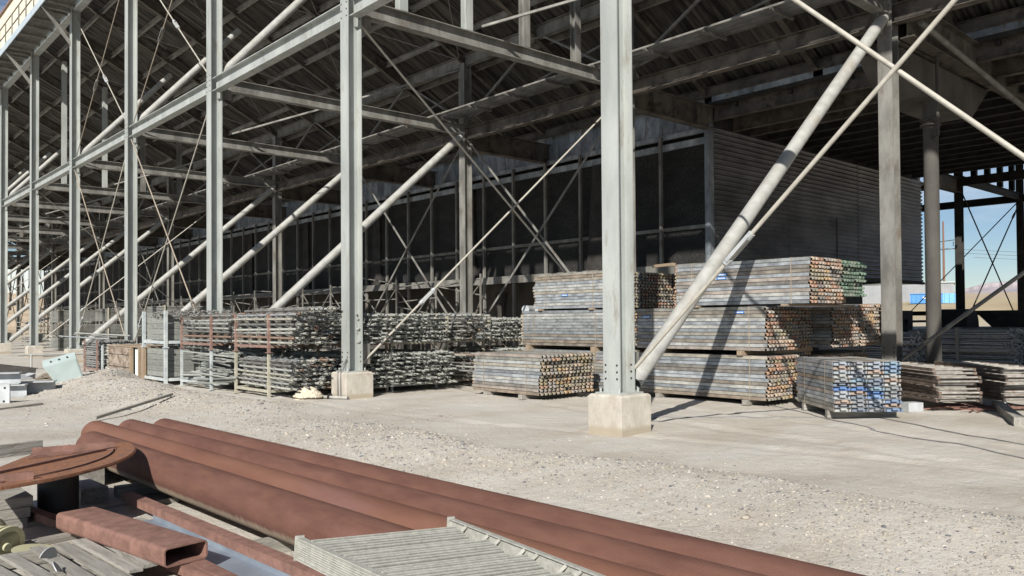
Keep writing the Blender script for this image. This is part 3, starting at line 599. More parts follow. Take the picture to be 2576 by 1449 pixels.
bl = bundle(12.9, 6.56, .12, 4, 12, 1.75, BL, 'short plank bundle with blue and white socket ends lying nearest on the ground', rz=math.atan2(-.75, .82), wd=.275, h=.069, blue=True, stag=.03)
for (x, y, z, h_) in ((XB, 8.8, 0, .1), (XB, 10.9, 0, .1), (XB, 8.9, .955, .09), (XB, 10.9, .955, .09), (XB, 7.95, 1.9, .034), (XB, 9.9, 1.9, .034)):
    block(x+1.3, y, z, 2.7, .12, h_, 'long timber bearer under the %s layer of planks right of the nearest column, %s one' % ('bottom' if z < .1 else 'middle' if z < 1.5 else 'top', 'right' if y < 9.5 else 'left'), m='woodx' if z < .1 else 'tan')
block(XB+1.72, 8.05, 1.97, .9, .4, .1, 'brown timber block under the green-ended plank bundle', m='tan')
for (y, z, h_) in ((12.8, 0, .1), (14.75, 0, .1), (12.75, .885, .16), (14.95, .885, .16), (12.8, 1.897, .038), (14.5, 1.897, .038)):
    block(XB+1.2, y, z, 2.5, .13, h_, 'timber bearer under the %s layer of planks left of the nearest column, %s one' % ('bottom' if z < .1 else 'middle' if z < 1.5 else 'top', 'right' if y < 13 else 'left'), m='tan' if z > .1 else 'woodx')
for y in (12.75, 13.9): block(12.4, y, 0, 1.7, .12, .1, 'pale timber bearer under the %s end of the front ground-level plank bundle' % ('right' if y < 13 else 'left'), m='woodx')
for y in (.25, 1.4):
    c_, s_ = math.cos(bl.rotation_euler.z), math.sin(bl.rotation_euler.z); block(12.9+.55*c_-y*s_, 6.56+.55*s_+y*c_, 0, 1.15, .1, .118, 'timber bearer under the blue-ended plank bundle', rz=bl.rotation_euler.z, m='woodx', group='timber bearers under the blue-ended bundle')
q = MB(); q.box((0, 0, .03), (.7, .1, .06)); o = q.obj('board', 'tan'); o.location = (XB+.2, 10.9, 2.79); o.rotation_euler = (0, 0, 1.3); tag(o, 'short brown board left on top of the highest plank stack', 'board')

# ---------------------------------------------------------------- tube racks
_tm = {}
def tube_mesh(L, k, ros=True):
    key = (L, k, ros)
    if key in _tm: return _tm[key]
    m = MB(); m.hollow((0, 0, 0), (0, L, 0), .0245, .0185, 10, 0, 1, .12)
    if ros:
        y = .12+.06*k
        while y < L-.05:
            for j in range(8):
                a0, a1 = 2*PI*j/8, 2*PI*(j+1)/8
                c0, s0, c1, s1 = math.cos(a0), math.sin(a0), math.cos(a1), math.sin(a1)
                q = []
                for yy in (y-.005, y+.005):
                    q += [(.062*c0, yy, .062*s0), (.062*c1, yy, .062*s1), (.05*c1, yy, .05*s1), (.05*c0, yy, .05*s0)]
                m.add(q, CF)
                if j % 2 == 0: m.beam((.024*c0, y, .024*s0), (.051*c0, y, .051*s0), .01, .014, (0, 1, 0))
            m.tube((0, y-.02, 0), (0, y+.02, 0), .029, 8, None, False)
            y += .5
    me_ = m.mesh('scaffold_tube', ['tube', 'black']); _tm[key] = me_; return me_
ROW = ['top row', 'second row down', 'third row down', 'fourth row down', 'fifth row down', 'sixth row down', 'bottom row']
def tubes(x0, y0, z0, nx_, nz_, L, label, group, dx=.115, dz=.1, jy=.12, front=True, keep=1.0):
    for r in range(nz_):
        for c in range(nx_):
            if random.random() > keep: continue
            o = inst('scaffold_tube', tube_mesh(L, random.randint(0, 4)), None, (x0+.05+c*dx+random.uniform(-.015, .015), y0+random.uniform(-jy, jy), z0+.05+r*dz+random.uniform(-.012, .012)), (random.uniform(-.012, .012), random.uniform(0, 6.28)*0+random.uniform(-.3, .3), random.uniform(-.012, .012)))
            tag(o, label+', '+ROW[nz_-1-r], 'scaffold tube', group+', '+ROW[nz_-1-r])
def rack(x0, y0, z0, wx, ly, h, m, label, group='steel storage racks of scaffold tubes', cups=True):
    B = thing('tube_rack', label, 'storage rack', (x0, y0, z0), 0, group); t = .055
    for x in (0, wx):
        for y in (0, ly):
            q = MB(); q.bx(x-t/2, x+t/2, y-t/2, y+t/2, 0, h)
            if cups: q.box((x, y, .008), (.12, .12, .014))
            q.obj('post', m, B, loc=(0, 0, 0))
    for x in (0, wx):
        q = MB(); q.bx(x-.02, x+.02, t/2, ly-t/2, .11, .17); q.obj('rail', m, B, loc=(0, 0, 0))
    for y in (0, ly):
        q = MB(); q.bx(t/2, wx-t/2, y-.02, y+.02, .11, .17); q.obj('rail', m, B, loc=(0, 0, 0))
    return B
XF = 7.95
rack(XF, 17.0, 0.0, 1.2, 1.75, .98, 'yrack', 'lower storage rack with dusty yellowish posts in the middle of the row')
rack(XF, 17.0, .985, 1.2, 1.75, .85, 'rrack', 'upper storage rack with rust-brown posts stacked on the yellowish rack')
rack(XF-.1, 20.0, 0.0, 1.2, 2.0, .98, 'grack', 'lower storage rack with galvanised posts holding loose angle bars')
rack(XF-.1, 20.0, .985, 1.2, 2.0, .85, 'rrack', 'upper storage rack with rusty posts left of the middle rack')
tubes(XF-.02, 15.85, 1.17, 10, 7, 3.1, 'grey ring-collared tube in the upper rust-brown rack, middle front', 'tubes in the upper middle rack')
tubes(XF-.02, 15.95, .19, 10, 7, 2.6, 'grey ring-collared tube in the lower yellowish rack, middle front', 'tubes in the lower middle rack', dz=.098)
tubes(XF-.1, 18.95, 1.17, 8, 7, 3.1, 'pale tube in the upper rusty rack above the loose bars', 'tubes in the upper left rack')
for k in range(8): # tubes laid on top
    o = inst('scaffold_tube', tube_mesh(3.1, k % 5), None, (XF+.1+k*.13, 15.3+.05*k, 1.92+.004*k), (0, 0, random.uniform(-.01, .01))); tag(o, 'long scaffold tube lying loose on top of the middle upper rack', 'scaffold tube', 'tubes lying on top of the middle rack')
# loose bars in the lower left rack
m = MB()
for k in range(170):
    x = XF-.1+random.random()*1.15; z = .2+random.random()*.72; L = random.uniform(1.6, 2.9); y = 18.75+random.uniform(-.1, .5)
    a = V((x, y, z)); d = V((random.uniform(-.1, .1), 1, random.uniform(-.06, .06))).normalized()
    m.beam(a, a+d*L, .045, .006, (random.uniform(-1, 1), 0, 1)); m.beam(a, a+d*L, .006, .04, (random.uniform(-1, 1), 0, 1))
tag(m.obj('steel_bars', 'tube'), 'tangled pile of grey angle bars in the lower galvanised rack', 'steel bars', kind='stuff')
# racks behind and to the right of the second column
rack(12.55, 16.6, 0.0, 1.2, 1.05, 1.0, 'yrack', 'lower storage rack right of the second column with a dusty post')
rack(12.55, 16.6, 1.0, 1.2, 1.05, .82, 'yrack', 'upper storage rack right of the second column with a dusty post')
rack(13.9, 16.55, 1.0, 1.2, 1.6, .82, 'yrack', 'upper storage rack nearest the grey plank bundles')
tubes(12.55, 16.0, 1.18, 9, 7, 2.7, 'pale tube in the upper rack right of the second column', 'tubes in the upper right rack', dz=.095)
tubes(12.5, 15.5, .19, 9, 7, 2.9, 'pale tube in the lower rack right of the second column', 'tubes in the lower right rack', dz=.095, jy=.3, keep=.6)
# the rest of the tubes: one mass
def tube_mass(boxes, name, m_, label, n=7, r=.0245):
    m = MB()
    for (x0, x1, y0, L, z0, z1, dx, dz) in boxes:
        z = z0
        while z < z1:
            x = x0
            while x < x1:
                yy = y0+random.uniform(-.12, .12); xx = x+random.uniform(-.02, .02); zz_ = z+random.uniform(-.015, .015)
                m.hollow((xx, yy, zz_), (xx+random.uniform(-.03, .03), yy+L, zz_+random.uniform(-.02, .02)), r, r*.75, n, 0, 1, .1)
                if random.random() < .5: 
                    for q in (.3, .8, 1.3): m.tube((xx, yy+q, zz_), (xx, yy+q+.01, zz_), .055, 8)
                x += dx
            z += dz
    return tag(m.obj(name, m_), label, 'scaffold tubes', kind='stuff')
tube_mass([(9.35, 10.5, 15.6, 3.2, 1.2, 1.85, .12, .1), (9.35, 10.5, 15.7, 3.0, .2, .9, .12, .1), (10.7, 12.2, 16.0, 3.0, 1.2, 1.85, .12, .1), (10.6, 12.2, 15.8, 3.0, .2, .95, .13, .1),
           (14.1, 16.2, 16.4, 2.6, 1.2, 1.8, .12, .1), (13.9, 15.8, 16.0, 2.6, .2, .9, .13, .1), (9.2, 10.6, 19.5, 2.6, .2, 1.8, .14, .12),
           (10.7, 14, 19.5, 2.6, 1.1, 1.85, .16, .12), (14, 18, 19.5, 2.6, 1.1, 1.8, .18, .14)], 'scaffold_tubes', ['tube', 'black'], 'dense mass of grey scaffold tubes racked behind the front row')
for (x, y, z, wx, ly, mm, lb) in ((9.4, 16.3, 0, 1.15, 1.9, 'yrack', 'lower dim rack just right of the second column footing'), (9.4, 16.3, 1.0, 1.15, 1.9, 'rrack', 'upper dim rack just right of the second column footing'), (10.75, 16.4, 0, 1.3, 1.9, 'grack', 'lower galvanised rack two places right of the second column'), (10.75, 16.4, 1.0, 1.3, 1.9, 'yrack', 'upper yellowish rack two places right of the second column'), (13.9, 16.55, 0, 1.9, 1.6, 'rrack', 'lower rusty rack behind the front plank bundle')):
    rack(x, y, z, wx, ly, .98 if z == 0 else .85, mm, lb)
m = MB(); m.tube((16.0, 17.4, 1.98), (18.6, 18.6, 1.98), .12, 12); m.tube((16.5, 17.4, 1.98), (16.55, 17.42, 1.98), .15, 12); o = m.obj('vent_pipe', 'lgrey'); tag(o, 'grey pipe end showing behind the topmost left plank bundle', 'pipe')
# crates of dark boards in tall galvanised stands
for z, lb in ((0, 'lower galvanised stand holding dark grey boards at the left end of the racks'), (.99, 'upper galvanised stand holding dark grey boards, stacked on its twin')):
    B = thing('board_stand', lb, 'storage rack', (7.52, 22.25, z), 0, 'galvanised stands of dark boards')
    for x in (0, 1.0):
        for y in (0, 1.75):
            q = MB(); q.bx(x-.04, x+.04, y-.04, y+.04, 0, 1.0); q.box((x, y, .02), (.13, .13, .03)); q.obj('post', 'grack', B)
    for y in (0, 1.75):
        q = MB(); q.bx(.04, .96, y-.02, y+.02, .12, .2); q.obj('rail', 'grack', B)
    for x in (0, 1.0):
        q = MB(); q.bx(x-.02, x+.02, .04, 1.71, .12, .2); q.obj('rail', 'grack', B)
    for k in range(5):
        o = MB(); o.bx(.05, .95, .12, 1.63, .22+k*.15, .22+k*.15+.142); b_ = o.obj('dark_board', 'crate'); b_.location = (7.52, 22.25, z); tag(b_, 'dark grey board in the %s galvanised stand' % ('lower' if z == 0 else 'upper'), 'board', 'dark boards in the %s stand' % ('lower' if z == 0 else 'upper'))
m = MB()
for k in range(160):
    a = V((7.4+random.random()*1.2, 20.3+random.random()*3.3, 1.84+random.random()*.14)); d = V((random.uniform(-1, 1), random.uniform(-1, 1), random.uniform(-.5, .5))).normalized()*random.uniform(.04, .09)
    m.tube(a-d, a+d, .014, 5); m.tube(a, a+d*.3, .035, 6)
tag(m.obj('clamps', 'tube'), 'heap of small rusty scaffold clamps on top of the left racks', 'clamps', kind='stuff')
# plywood crate, timber framed sheets
q = MB(); q.bx(0, .9, 0, .05, 0, .92); 
B = thing('timber_crate', 'timber framed crate with a plywood side and pale corrugated sheets, left of the dark boards', 'crate', (7.5, 23.9, 0))
q = MB(); q.bx(0, .03, 1.2, 3.4, .05, .95); q.obj('plywood_side', 'ply', B)
for y in (0, .36, 1.12):
    q = MB(); q.bx(-.03, .05, y, y+.12+(.08 if y == 0 else 0), .0, .96); q.obj('upright', 'tan', B)
q = MB(); q.bx(.0, .9, .0, .08, .0, .12); q.bx(0, .05, .14, 1.12, .0, .1); q.bx(0, .9, -.02, 3.4, .965, 1.0); q.obj('bearer', 'tan', B)
q = MB()
for k in range(9): q.tube((.1, .52+k*.065, .1), (.1, .52+k*.065, .93), .03, 8)
q.obj('corrugated_sheet', 'shed2', B)
q = MB()
for z in (.35, .72): q.bx(-.004, -.001, 1.25, 3.35, z, z+.02)
q.obj('strap', 'dark', B)
# small racks of tubes seen end-on at far left
def tube_pile(x0, x1, y0, L, z0, z1, label, m_='tubed', r=.03):
    return tube_mass([(x0, x1, y0, L, z0, z1, .085, .08)], 'pipe_pile', [m_, 'black'], label, 8, r)
tube_pile(7.75, 8.9, 29.2, 1.9, .15, 1.05, 'pile of dark open-ended pipes beside the plywood crate', 'tube')
rack(7.7, 29.3, 0, 1.2, 1.5, 1.1, 'rrack', 'storage rack with rusty posts behind the tilted green cabinet')
tube_pile(7.8, 8.9, 27.1, 1.4, .15, .95, 'short stack of pale pipes next to the plywood sheet', 'tube')
rack(7.7, 27.4, 0, 1.2, 1.3, .95, 'grack', 'small galvanised storage rack against the plywood crate')
for k, (x, y, a) in enumerate(((7.9, 28.6, .3), (8.2, 28.8, .22), (8.5, 28.5, .35))):
    o = inst('scaffold_tube', tube_mesh(2.9, k, False), None, (x, y, 1.15+k*.05), (.03, 0, a)); tag(o, 'loose pale tube lying askew on the pipe pile behind the green cabinet', 'scaffold tube', 'loose tubes on the left pipe pile')
# far racks between the columns
k = 0
for (x, y, n_, lb) in ((12.6, 56, 3, 'far stack of pale palletised planks between the left columns'), (13.2, 48, 3, 'far stack of frames beyond the third column from the left'), (13.5, 40, 3, 'far stack of pale frames under the strut'), (15.5, 36, 2, 'far stack of dark boxes under the strut')):
    for r in range(n_):
        B = thing('frame_stack', lb+', layer %s' % ('bottom', 'middle', 'top')[r], 'frame stack', (x, y, r*.85), 0, 'far stacks of frames')
        q = MB()
        for j in range(9): q.bx(0, 3.2, 0, 2.6, .1+j*.078, .1+j*.078+.05)
        q.obj('frames', 'galv_in' if (k+r) % 2 else 'crate', B)
        q = MB()
        for xx in (0,): q.bx(xx-.06, xx+.0, -.06, -.01, 0, .82)
        q.obj('post', 'yrack', B)
    k += 1
tube_mass([(16.8, 19.5, 34, 3, .2, 1.9, .22, .2), (15.5, 18, 44, 3, .2, 1.6, .22, .2), (11.5, 14, 33.5, 2.5, .2, 1.1, .2, .16), (12, 16, 62, 3, .2, 2.0, .3, .26)], 'far_tubes', ['tube', 'black'], 'far dim racks of tubes deep under the tower')
m = MB()
for i_ in range(26):
    y = 26+i_*3.1
    for z in (1.9, 2.7, 3.4): m.tube((21.5, y, z), (21.5, y+3.1, z+random.uniform(-.5, .5)), .03, 5)
    m.beam((21.4, y, 0), (21.4, y, 3.6), .06, .06); m.beam((21.4, y, .6), (21.4, y+3.1, 3.2), .04, .04); m.beam((21.4, y+3.1, .6), (21.4, y, 3.2), .04, .04)
P(m, 'pipe_gallery', 'galv_in')
# ---------------------------------------------------------------- foreground rusty pipes
ax = V((-.021, 1, 0)).normalized(); pr = V((ax.y, -ax.x, 0))
for k, (c, ye, dz, lb) in enumerate(((2.82, 10.08, 0, 'nearest rusty steel pipe with a tan dusty underside, partly under the curved rusty plate'), (3.165, 11.15, .0, 'second rusty steel pipe from the camera, more orange than its neighbours'), (3.515, 10.95, .003, 'third rusty steel pipe from the camera, purplish brown'), (3.862, 10.75, 0, 'farthest rusty steel pipe, beside the gravel ridge'))):
    B = thing('steel_pipe', lb, 'pipe', pr*c+V((0, 0, .27+dz)), 0, 'four rusty pipes side by side', world=True)
    m = MB(); a = pr*c+ax*ye+V((0, 0, .27+dz)); b_ = pr*c-ax*3+V((0, 0, .27+dz)); m.hollow(b_, a, .17, .16, 48, 0, 0, .6); m.obj('pipe_wall', 'rustp2' if k == 1 else 'rustp', B)
for y in (3.2, 5.6, 8.4, 9.7):
    q = MB(); q.box((0, 0, .05), (1.7, .12, .1)); o = q.obj('timber_bearer', 'woodx'); o.location = (3.4-.021*y, y, 0); tag(o, 'timber bearer under the four rusty pipes', 'timber', 'timber bearers under the rusty pipes')
# rusty round plate
D = thing('rusty_plate', 'orange-rusted steel plate with a curved rim and angle bars, propped level at the left edge', 'steel plate', (.71, 8.51, .5))
def arc_pts(r, a0=-97, a1=1, n_=48): return [(r*math.cos(math.radians(a0+(a1-a0)*k/n_)), r*math.sin(math.radians(a0+(a1-a0)*k/n_))) for k in range(n_+1)]
cut = [(1.0, -.08), (.62, -.70), (.20, -1.28), (-.25, -1.62)]
m = MB(); o_ = arc_pts(1.80)+cut; nn = len(o_); q = [(x, y, -.016) for x, y in o_]+[(x, y, .0) for x, y in o_]
m.add(q, [tuple(range(nn, 2*nn)), tuple(range(nn-1, -1, -1))]+[(i, (i+1) % nn, nn+(i+1) % nn, nn+i) for i in range(nn)]); m.obj('plate', 'rustb', D)
def strip(r0, r1, z0, z1):
    a, b_ = arc_pts(r0, -96, -3), arc_pts(r1, -96, -3); n_ = len(a); m = MB(); q = [(x, y, z1) for x, y in a]+[(x, y, z1) for x, y in b_]+[(x, y, z0) for x, y in b_]+[(x, y, z0) for x, y in a]
    m.add(q, [(k*n_+i, k*n_+i+1, ((k+1) % 4)*n_+i+1, ((k+1) % 4)*n_+i) for k in range(4) for i in range(n_-1)]); return m
strip(1.60, 1.615, .0005, .016).obj('rim', 'rusta', D); strip(1.64, 1.79, .0005, .007).obj('rim', 'rustb', D)
m = MB(); m.beam((.93, -.24, .036), (1.58, -.36, .036), .008, .06); m.beam((.93, -.28, .007), (1.58, -.40, .007), .09, .008); m.obj('angle_bar', 'rusta', D)
m = MB(); m.beam((.0, -1.44, .033), (.68, -1.56, .033), .008, .055); m.beam((.0, -1.40, .007), (.68, -1.52, .007), .08, .008); m.obj('angle_bar', 'rusta', D)
m = MB(); m.beam((.48, -1.12, .012), (1.57, -.36, .012), .03, .02); m.obj('weld_strip', 'rusta', D)
m = MB(); m.beam((.85, -.46, .008), (1.40, -.40, .008), .02, .012); m.obj('weld_strip', 'rusta', D)
q = MB(); q.box((0, 0, .07), (.24, .75, .14)); o = q.obj('timber_block', 'wood'); o.location = (2.13, 8.62, 0); o.rotation_euler = (0, 0, .05); tag(o, 'split square timber standing in the shadow under the curved rusty plate', 'timber block')
q = MB(); q.box((0, 0, .16), (.26, .5, .32)); o = q.obj('timber_block', 'wood'); o.location = (2.30, 9.3, 0); o.rotation_euler = (0, 0, .1); tag(o, 'dark stump of timber deeper in the shadow under the curved rusty plate', 'timber block')
q = MB(); q.tube((0, 0, 0), (0, 0, .47), .16, 24); o = q.obj('drum', 'black'); o.location = (1.78, 7.95, 0); tag(o, 'added drum under the curved rusty plate, coloured black like the shadow there', 'drum')  # added prop, black to paint the shadow under the plate
# timber crib at the left edge
B = thing('timber_stack', 'stack of weathered grey timbers at the left edge below the curved rusty plate', 'timber stack', (1.28, 8.0, 0))
for k in range(3):
    for j in range(2):
        q = MB(); q.box((.02*k-.25, -.20+j*.42, .05+k*.085), (.9, .38, .08)); q.obj('timber', 'woodx', B, loc=(0, 0, 0))
q = MB(); q.box((0, 0, 0), (1.1, .06, .11)); o = q.obj('timber_board', 'woodx'); o.location = (1.20, 8.22, .56); o.rotation_euler = (0, 0, .25); tag(o, 'grey squared timber lying on the curved rusty plate at the left edge', 'board')
# rectangular rusty tube
def rect_tube(m, L, w_, h_, r, t):
    def prof(w_, h_, r):
        o_ = []
        for cx, cz, a0 in ((w_/2-r, h_/2-r, 0), (-w_/2+r, h_/2-r, PI/2), (-w_/2+r, -h_/2+r, PI), (w_/2-r, -h_/2+r, 1.5*PI)):
            o_ += [(cx+r*math.cos(a0+k*PI/10), cz+r*math.sin(a0+k*PI/10)) for k in range(6)]
        return o_
    A = prof(w_, h_, r); Bp = prof(w_-2*t, h_-2*t, max(r-t, .004)); nn = len(A)
    q = [(x, 0, z) for x, z in A]+[(x, L, z) for x, z in A]+[(x, 0, z) for x, z in Bp]+[(x, L, z) for x, z in Bp]
    idx = range(nn)
    m.add(q, [(i, (i+1) % nn, nn+(i+1) % nn, nn+i) for i in idx], 0, True); m.add(q, [(2*nn+i, 3*nn+i, 3*nn+(i+1) % nn, 2*nn+(i+1) % nn) for i in idx], 0, True)
    m.add(q, [(i, 2*nn+i, 2*nn+(i+1) % nn, (i+1) % nn) for i in idx], 0); m.add(q, [(nn+i, nn+(i+1) % nn, 3*nn+(i+1) % nn, 3*nn+i) for i in idx], 0)
m = MB(); rect_tube(m, 1.58, .30, .125, .03, .011); o = m.obj('rectangular_tube', 'rusta'); o.location = (1.93, 5.33, .185); o.rotation_euler = (.0, 0, .165); tag(o, 'thick rectangular rusty steel tube with an open end facing the camera', 'steel tube')
m = MB(); m.beam((0, 0, 0), (0, 3.3, 0), .09, .01); m.beam((0, 0, -.03), (0, 3.3, -.03), .01, .055, (0, 0, 1), 0, (-.04, 0)); o = m.obj('steel_angle', 'rusta'); o.location = (2.0, 4.95, .11); o.rotation_euler = (0, 0, .155); tag(o, 'long narrow rusty angle bar under the rectangular tube, running to the left edge', 'steel angle')
B = thing('steel_channel', 'rusty edged channel with a blue-grey web lying right of the rectangular tube', 'steel channel', (2.42, 4.3, .09), .04)
m = MB(); m.bx(-.02, .07, 0, 3.5, .045, .055); m.bx(-.03, -.02, 0, 3.5, -.01, .055); m.obj('upper_flange', 'rusta', B)
m = MB(); m.bx(-.32, -.031, 0, 2.75, -.055, -.045); m.bx(-.031, -.021, 0, 2.75, -.055, -.0105); m.obj('web', 'bluew', B)
m = MB(); m.bx(-.42, -.321, 0, 1.3, -.05, .03); m.obj('lower_flange', 'rusta', B)
for (y, x, L, a) in ((7.75, 2.0, 1.5, 1.45), (7.0, 1.6, 1.3, 1.4)):
    q = MB(); q.box((0, 0, .02), (.13, L, .05)); o = q.obj('timber_board', 'wood'); o.location = (x, y, 0); o.rotation_euler = (0, 0, -a); tag(o, 'half buried pale timber on the ground %s' % ('just right of the angle bar ends' if y > 7.5 else 'behind the rectangular tube'), 'board', 'half buried timbers')
# pallet
B = thing('pallet', 'broken weathered grey timber pallet in the lower left corner', 'pallet', (1.0, 5.0, 0), .02)
bd = [(.05, 0, 1.45, .0), (.20, .3, 1.5, .03), (.36, -.2, 1.42, .05), (.50, .35, 1.42, .06), (.62, -.3, 1.0, .04), (.74, .2, .95, .07)]
for (x, y0, L, a) in bd:
    q = MB(); q.box((0, 0, 0), (.086, L, .022)); q.obj('deck_board', 'wood', B, loc=(x, y0*0+.75+(1.45-L)/2-.1, .125+random.uniform(-.004, .006)), rot=(random.uniform(-.015, .015), random.uniform(-.05, .05), -a+.10))
for y in (.05, .75, 1.38):
    q = MB(); q.box((0, 0, 0), (.9, .05, .09)); q.obj('stringer', 'woodx', B, loc=(.38, y, .065), rot=(0, 0, -.08))
for k in range(3):
    q = MB(); q.box((0, 0, 0), (.075, 1.3, .02)); q.obj('lower_board', 'wood', B, loc=(.10+k*.3, .68, .013), rot=(0, 0, .05))
# loose cups and reel
for (x, y, a, b_, lb) in ((1.28, 5.98, .6, .5, 'grey metal half dish standing on the pallet'), (1.27, 5.62, 1.1, -.3, 'small bent grey metal dish at the bottom of the pallet')):
    m = MB(); q = [(0, 0, 0)]; nn = 18
    q = [(.07*math.cos(PI*i/nn), .0+.02*math.sin(PI*i/nn), .07*math.sin(PI*i/nn)) for i in range(nn+1)]+[(.07*math.cos(PI*i/nn), .006+.02*math.sin(PI*i/nn), .07*math.sin(PI*i/nn)) for i in range(nn+1)]
    m.add(q, [tuple(range(nn+1)), tuple(range(2*nn+1, nn, -1))]+[(i, nn+1+i, nn+2+i, i+1) for i in range(nn)]+[(nn, 2*nn+1, nn+1, 0)])
    o = m.obj('metal_dish', 'lgrey'); o.location = (x, y, .145); o.rotation_euler = (b_, .3, a); tag(o, lb, 'metal dish')
B = thing('cable_reel', 'pale yellow plastic reel with ribs at the left edge', 'reel', (1.12, 6.75, .13)); B.rotation_euler = (.25, .1, .5)
m = MB(); m.tube((0, -.10, 0), (0, .10, 0), .11, 28); m.obj('hub', 'reel', B)
for y in (-.10, -.04, .03, .09):
    m = MB(); m.tube((0, y, 0), (0, y+.016, 0), .145 if y in (-.1, .09) else .125, 32); m.obj('flange', 'reel', B)
m = MB(); m.tube((0, -.12, 0), (0, -.1, 0), .03, 12); m.obj('boss', 'reel', B)
m = MB(); m.tube((0, 0, 0), (0, 0, .02), .14, 28, .16); o = m.obj('plastic_dish', 'reel'); o.location = (1.33, 6.55, .05); o.rotation_euler = (.1, .15, 0); tag(o, 'shallow cream plastic dish between the reel and the pallet', 'dish')

# aluminium stair section
L0, R0 = V((1.873, 3.665, .62)), V((2.844, 3.731, .54)); dL, dR = V((-.034, -1, 0)).normalized(), V((-.12, -1, 0)).normalized()
B = thing('stair_section', 'ribbed aluminium stair section with triangular brackets lying over the rusty pipes', 'stair section', (2.3, 3.2, .4), world=True)
cr = (R0-L0).normalized(); up = V((.08, 0, 1)).normalized(); LL = 2.1
def stringer(O, d, h_, nr, name):
    m = MB(); a, b_ = O, O+d*LL
    m.beam(a-up*h_/2, b_-up*h_/2, .006, h_-.012, up); m.beam(a, b_, .035, .006, up, 0, (0, -.003)); m.beam(a, b_, .035, .006, up, 0, (0, -h_+.003))
    sd_ = V((-1, 0, .08)).normalized()
    for k in range(nr): m.beam(a+sd_*.006-up*(.012+k*(h_-.02)/nr), b_+sd_*.006-up*(.012+k*(h_-.02)/nr), .006, .0055, up)
    m.beam(a-up*(h_+.005)+d*-.004, a+up*.008+d*-.004, .045, .008, d)
    return m.obj(name, 'alu', B)
stringer(L0, dL, .105, 8, 'stringer'); stringer(R0, dR, .13, 0, 'stringer')
for k in range(6):
    tL, tR = .10+k*.325, .20+k*.33
    a, b_ = L0+dL*tL-up*.006+cr*.012, R0+dR*tR-up*.006-cr*.10
    d = (b_-a).normalized(); wv = (dL*.30-up*.10).normalized(); nn_ = d.cross(wv).normalized()
    if nn_.z < 0: nn_ = -nn_
    W_ = .31; m = MB()
    sk = cr*.045
    q = [a, b_, b_+wv*W_+sk, a+wv*W_]; q2 = [p-nn_*.014 for p in q]; m.add(q2+q, CF, 1)
    for j in range(14):
        f0 = (j+.15)/14; f1 = (j+.72)/14
        p0, p1, p2, p3 = q[0].lerp(q[3], f0), q[1].lerp(q[2], f0), q[1].lerp(q[2], f1), q[0].lerp(q[3], f1)
        lo_ = [p-nn_*.001 for p in (p0, p1, p2, p3)]; hi_ = [p+nn_*(.007 if j % 5 else .003) for p in (p0, p1, p2, p3)]; m.add(lo_+hi_, CF, 0)
    m.beam(a-d*.0-wv*.004, b_-wv*.004, .008, .03, nn_, 0, (0, -.006))
    m.obj('tread', ['alu', 'alud'], B)
    m = MB(); c = R0+dR*(tR-.10)-cr*.008; e = R0+dR*(tR+.06)-up*.12-cr*.03
    m.beam(R0+dR*(tR-.02)-up*.01-cr*.008, R0+dR*(tR-.14)-up*.125-cr*.05, .016, .016, up); m.obj('bracket', 'alu', B)
    m = MB(); m.beam(R0+dR*(tR+.20)-up*.01-cr*.008, R0+dR*(tR+.10)-up*.125-cr*.06, .016, .016, up); m.obj('bracket', 'alu', B)

# ---------------------------------------------------------------- left yard clutter
B = thing('cabinet', 'pale green steel cabinet tipped over on the gravel mound', 'cabinet', (5.1, 22.5, .1), world=True)
fc = [V((4.70, 22.5, .60)), V((5.02, 22.42, .12)), V((5.62, 22.42, .17)), V((5.43, 22.5, .80))]; bk = V((.06, .42, .14))
m = MB(); m.add([p for p in fc]+[p+bk for p in fc], CF); m.obj('body', 'cab', B)
cn = (fc[0]+fc[1]+fc[2]+fc[3])/4; m = MB(); dr = [cn+(p-cn)*.93+V((0, -.012, 0)) for p in fc]; m.add(dr+[p+V((0, .011, 0)) for p in dr], CF); m.obj('door', 'cab', B)
for t_ in (.25, .5, .75):
    c = fc[0].lerp(fc[3], t_)+bk*.4; m = MB(); m.tube(c, c+V((-.01, 0, .04)), .02, 10); m.obj('stud', 'dark', B)
c = fc[1]*.9+cn*.1+V((0, -.02, 0)); m = MB(); m.tube(c, c+V((0, -.012, 0)), .025, 12); m.obj('vent', 'dark', B)
def hb(loc, rz_, L, bf, d, label, m_='lgrey', rx=0.0):
    m = MB(); m.ibeam((0, 0, d/2), (0, L, d/2), bf, d, .02, .014); o = m.obj('steel_beam', m_); o.location = loc; o.rotation_euler = (rx, 0, rz_); return tag(o, label, 'steel beam', 'scrap steel beams at the left')
hb((4.75, 21.5, .03), 1.2, 1.5, .5, .30, 'short grey I-beam offcut lying on dark ground, rightmost of the scrap beams')
hb((4.1, 21.2, .02), 1.15, 1.5, .34, .28, 'grey I-beam offcut at the bottom of the scrap beam pile')
hb((4.0, 21.3, .31), 1.2, 1.6, .36, .26, 'grey I-beam offcut stacked on top at the left edge')
hb((3.6, 22.6, .05), 1.5, 1.8, .3, .25, 'dull I-beam behind the stacked offcuts')
m = MB(); m.box((0, 0, .2), (1.0, .03, .42)); m.tube((.4, -.02, .33), (.4, -.017, .33), .025, 10, mi=1); m.tube((.38, -.02, .05), (.38, -.017, .05), .025, 10, mi=1); o = m.obj('steel_plate', ['lgrey', 'dark']); o.location = (3.15, 20.1, 0.0); o.rotation_euler = (0, 0, -.75); tag(o, 'pale steel plate with two bolt holes standing at the left edge', 'steel plate')
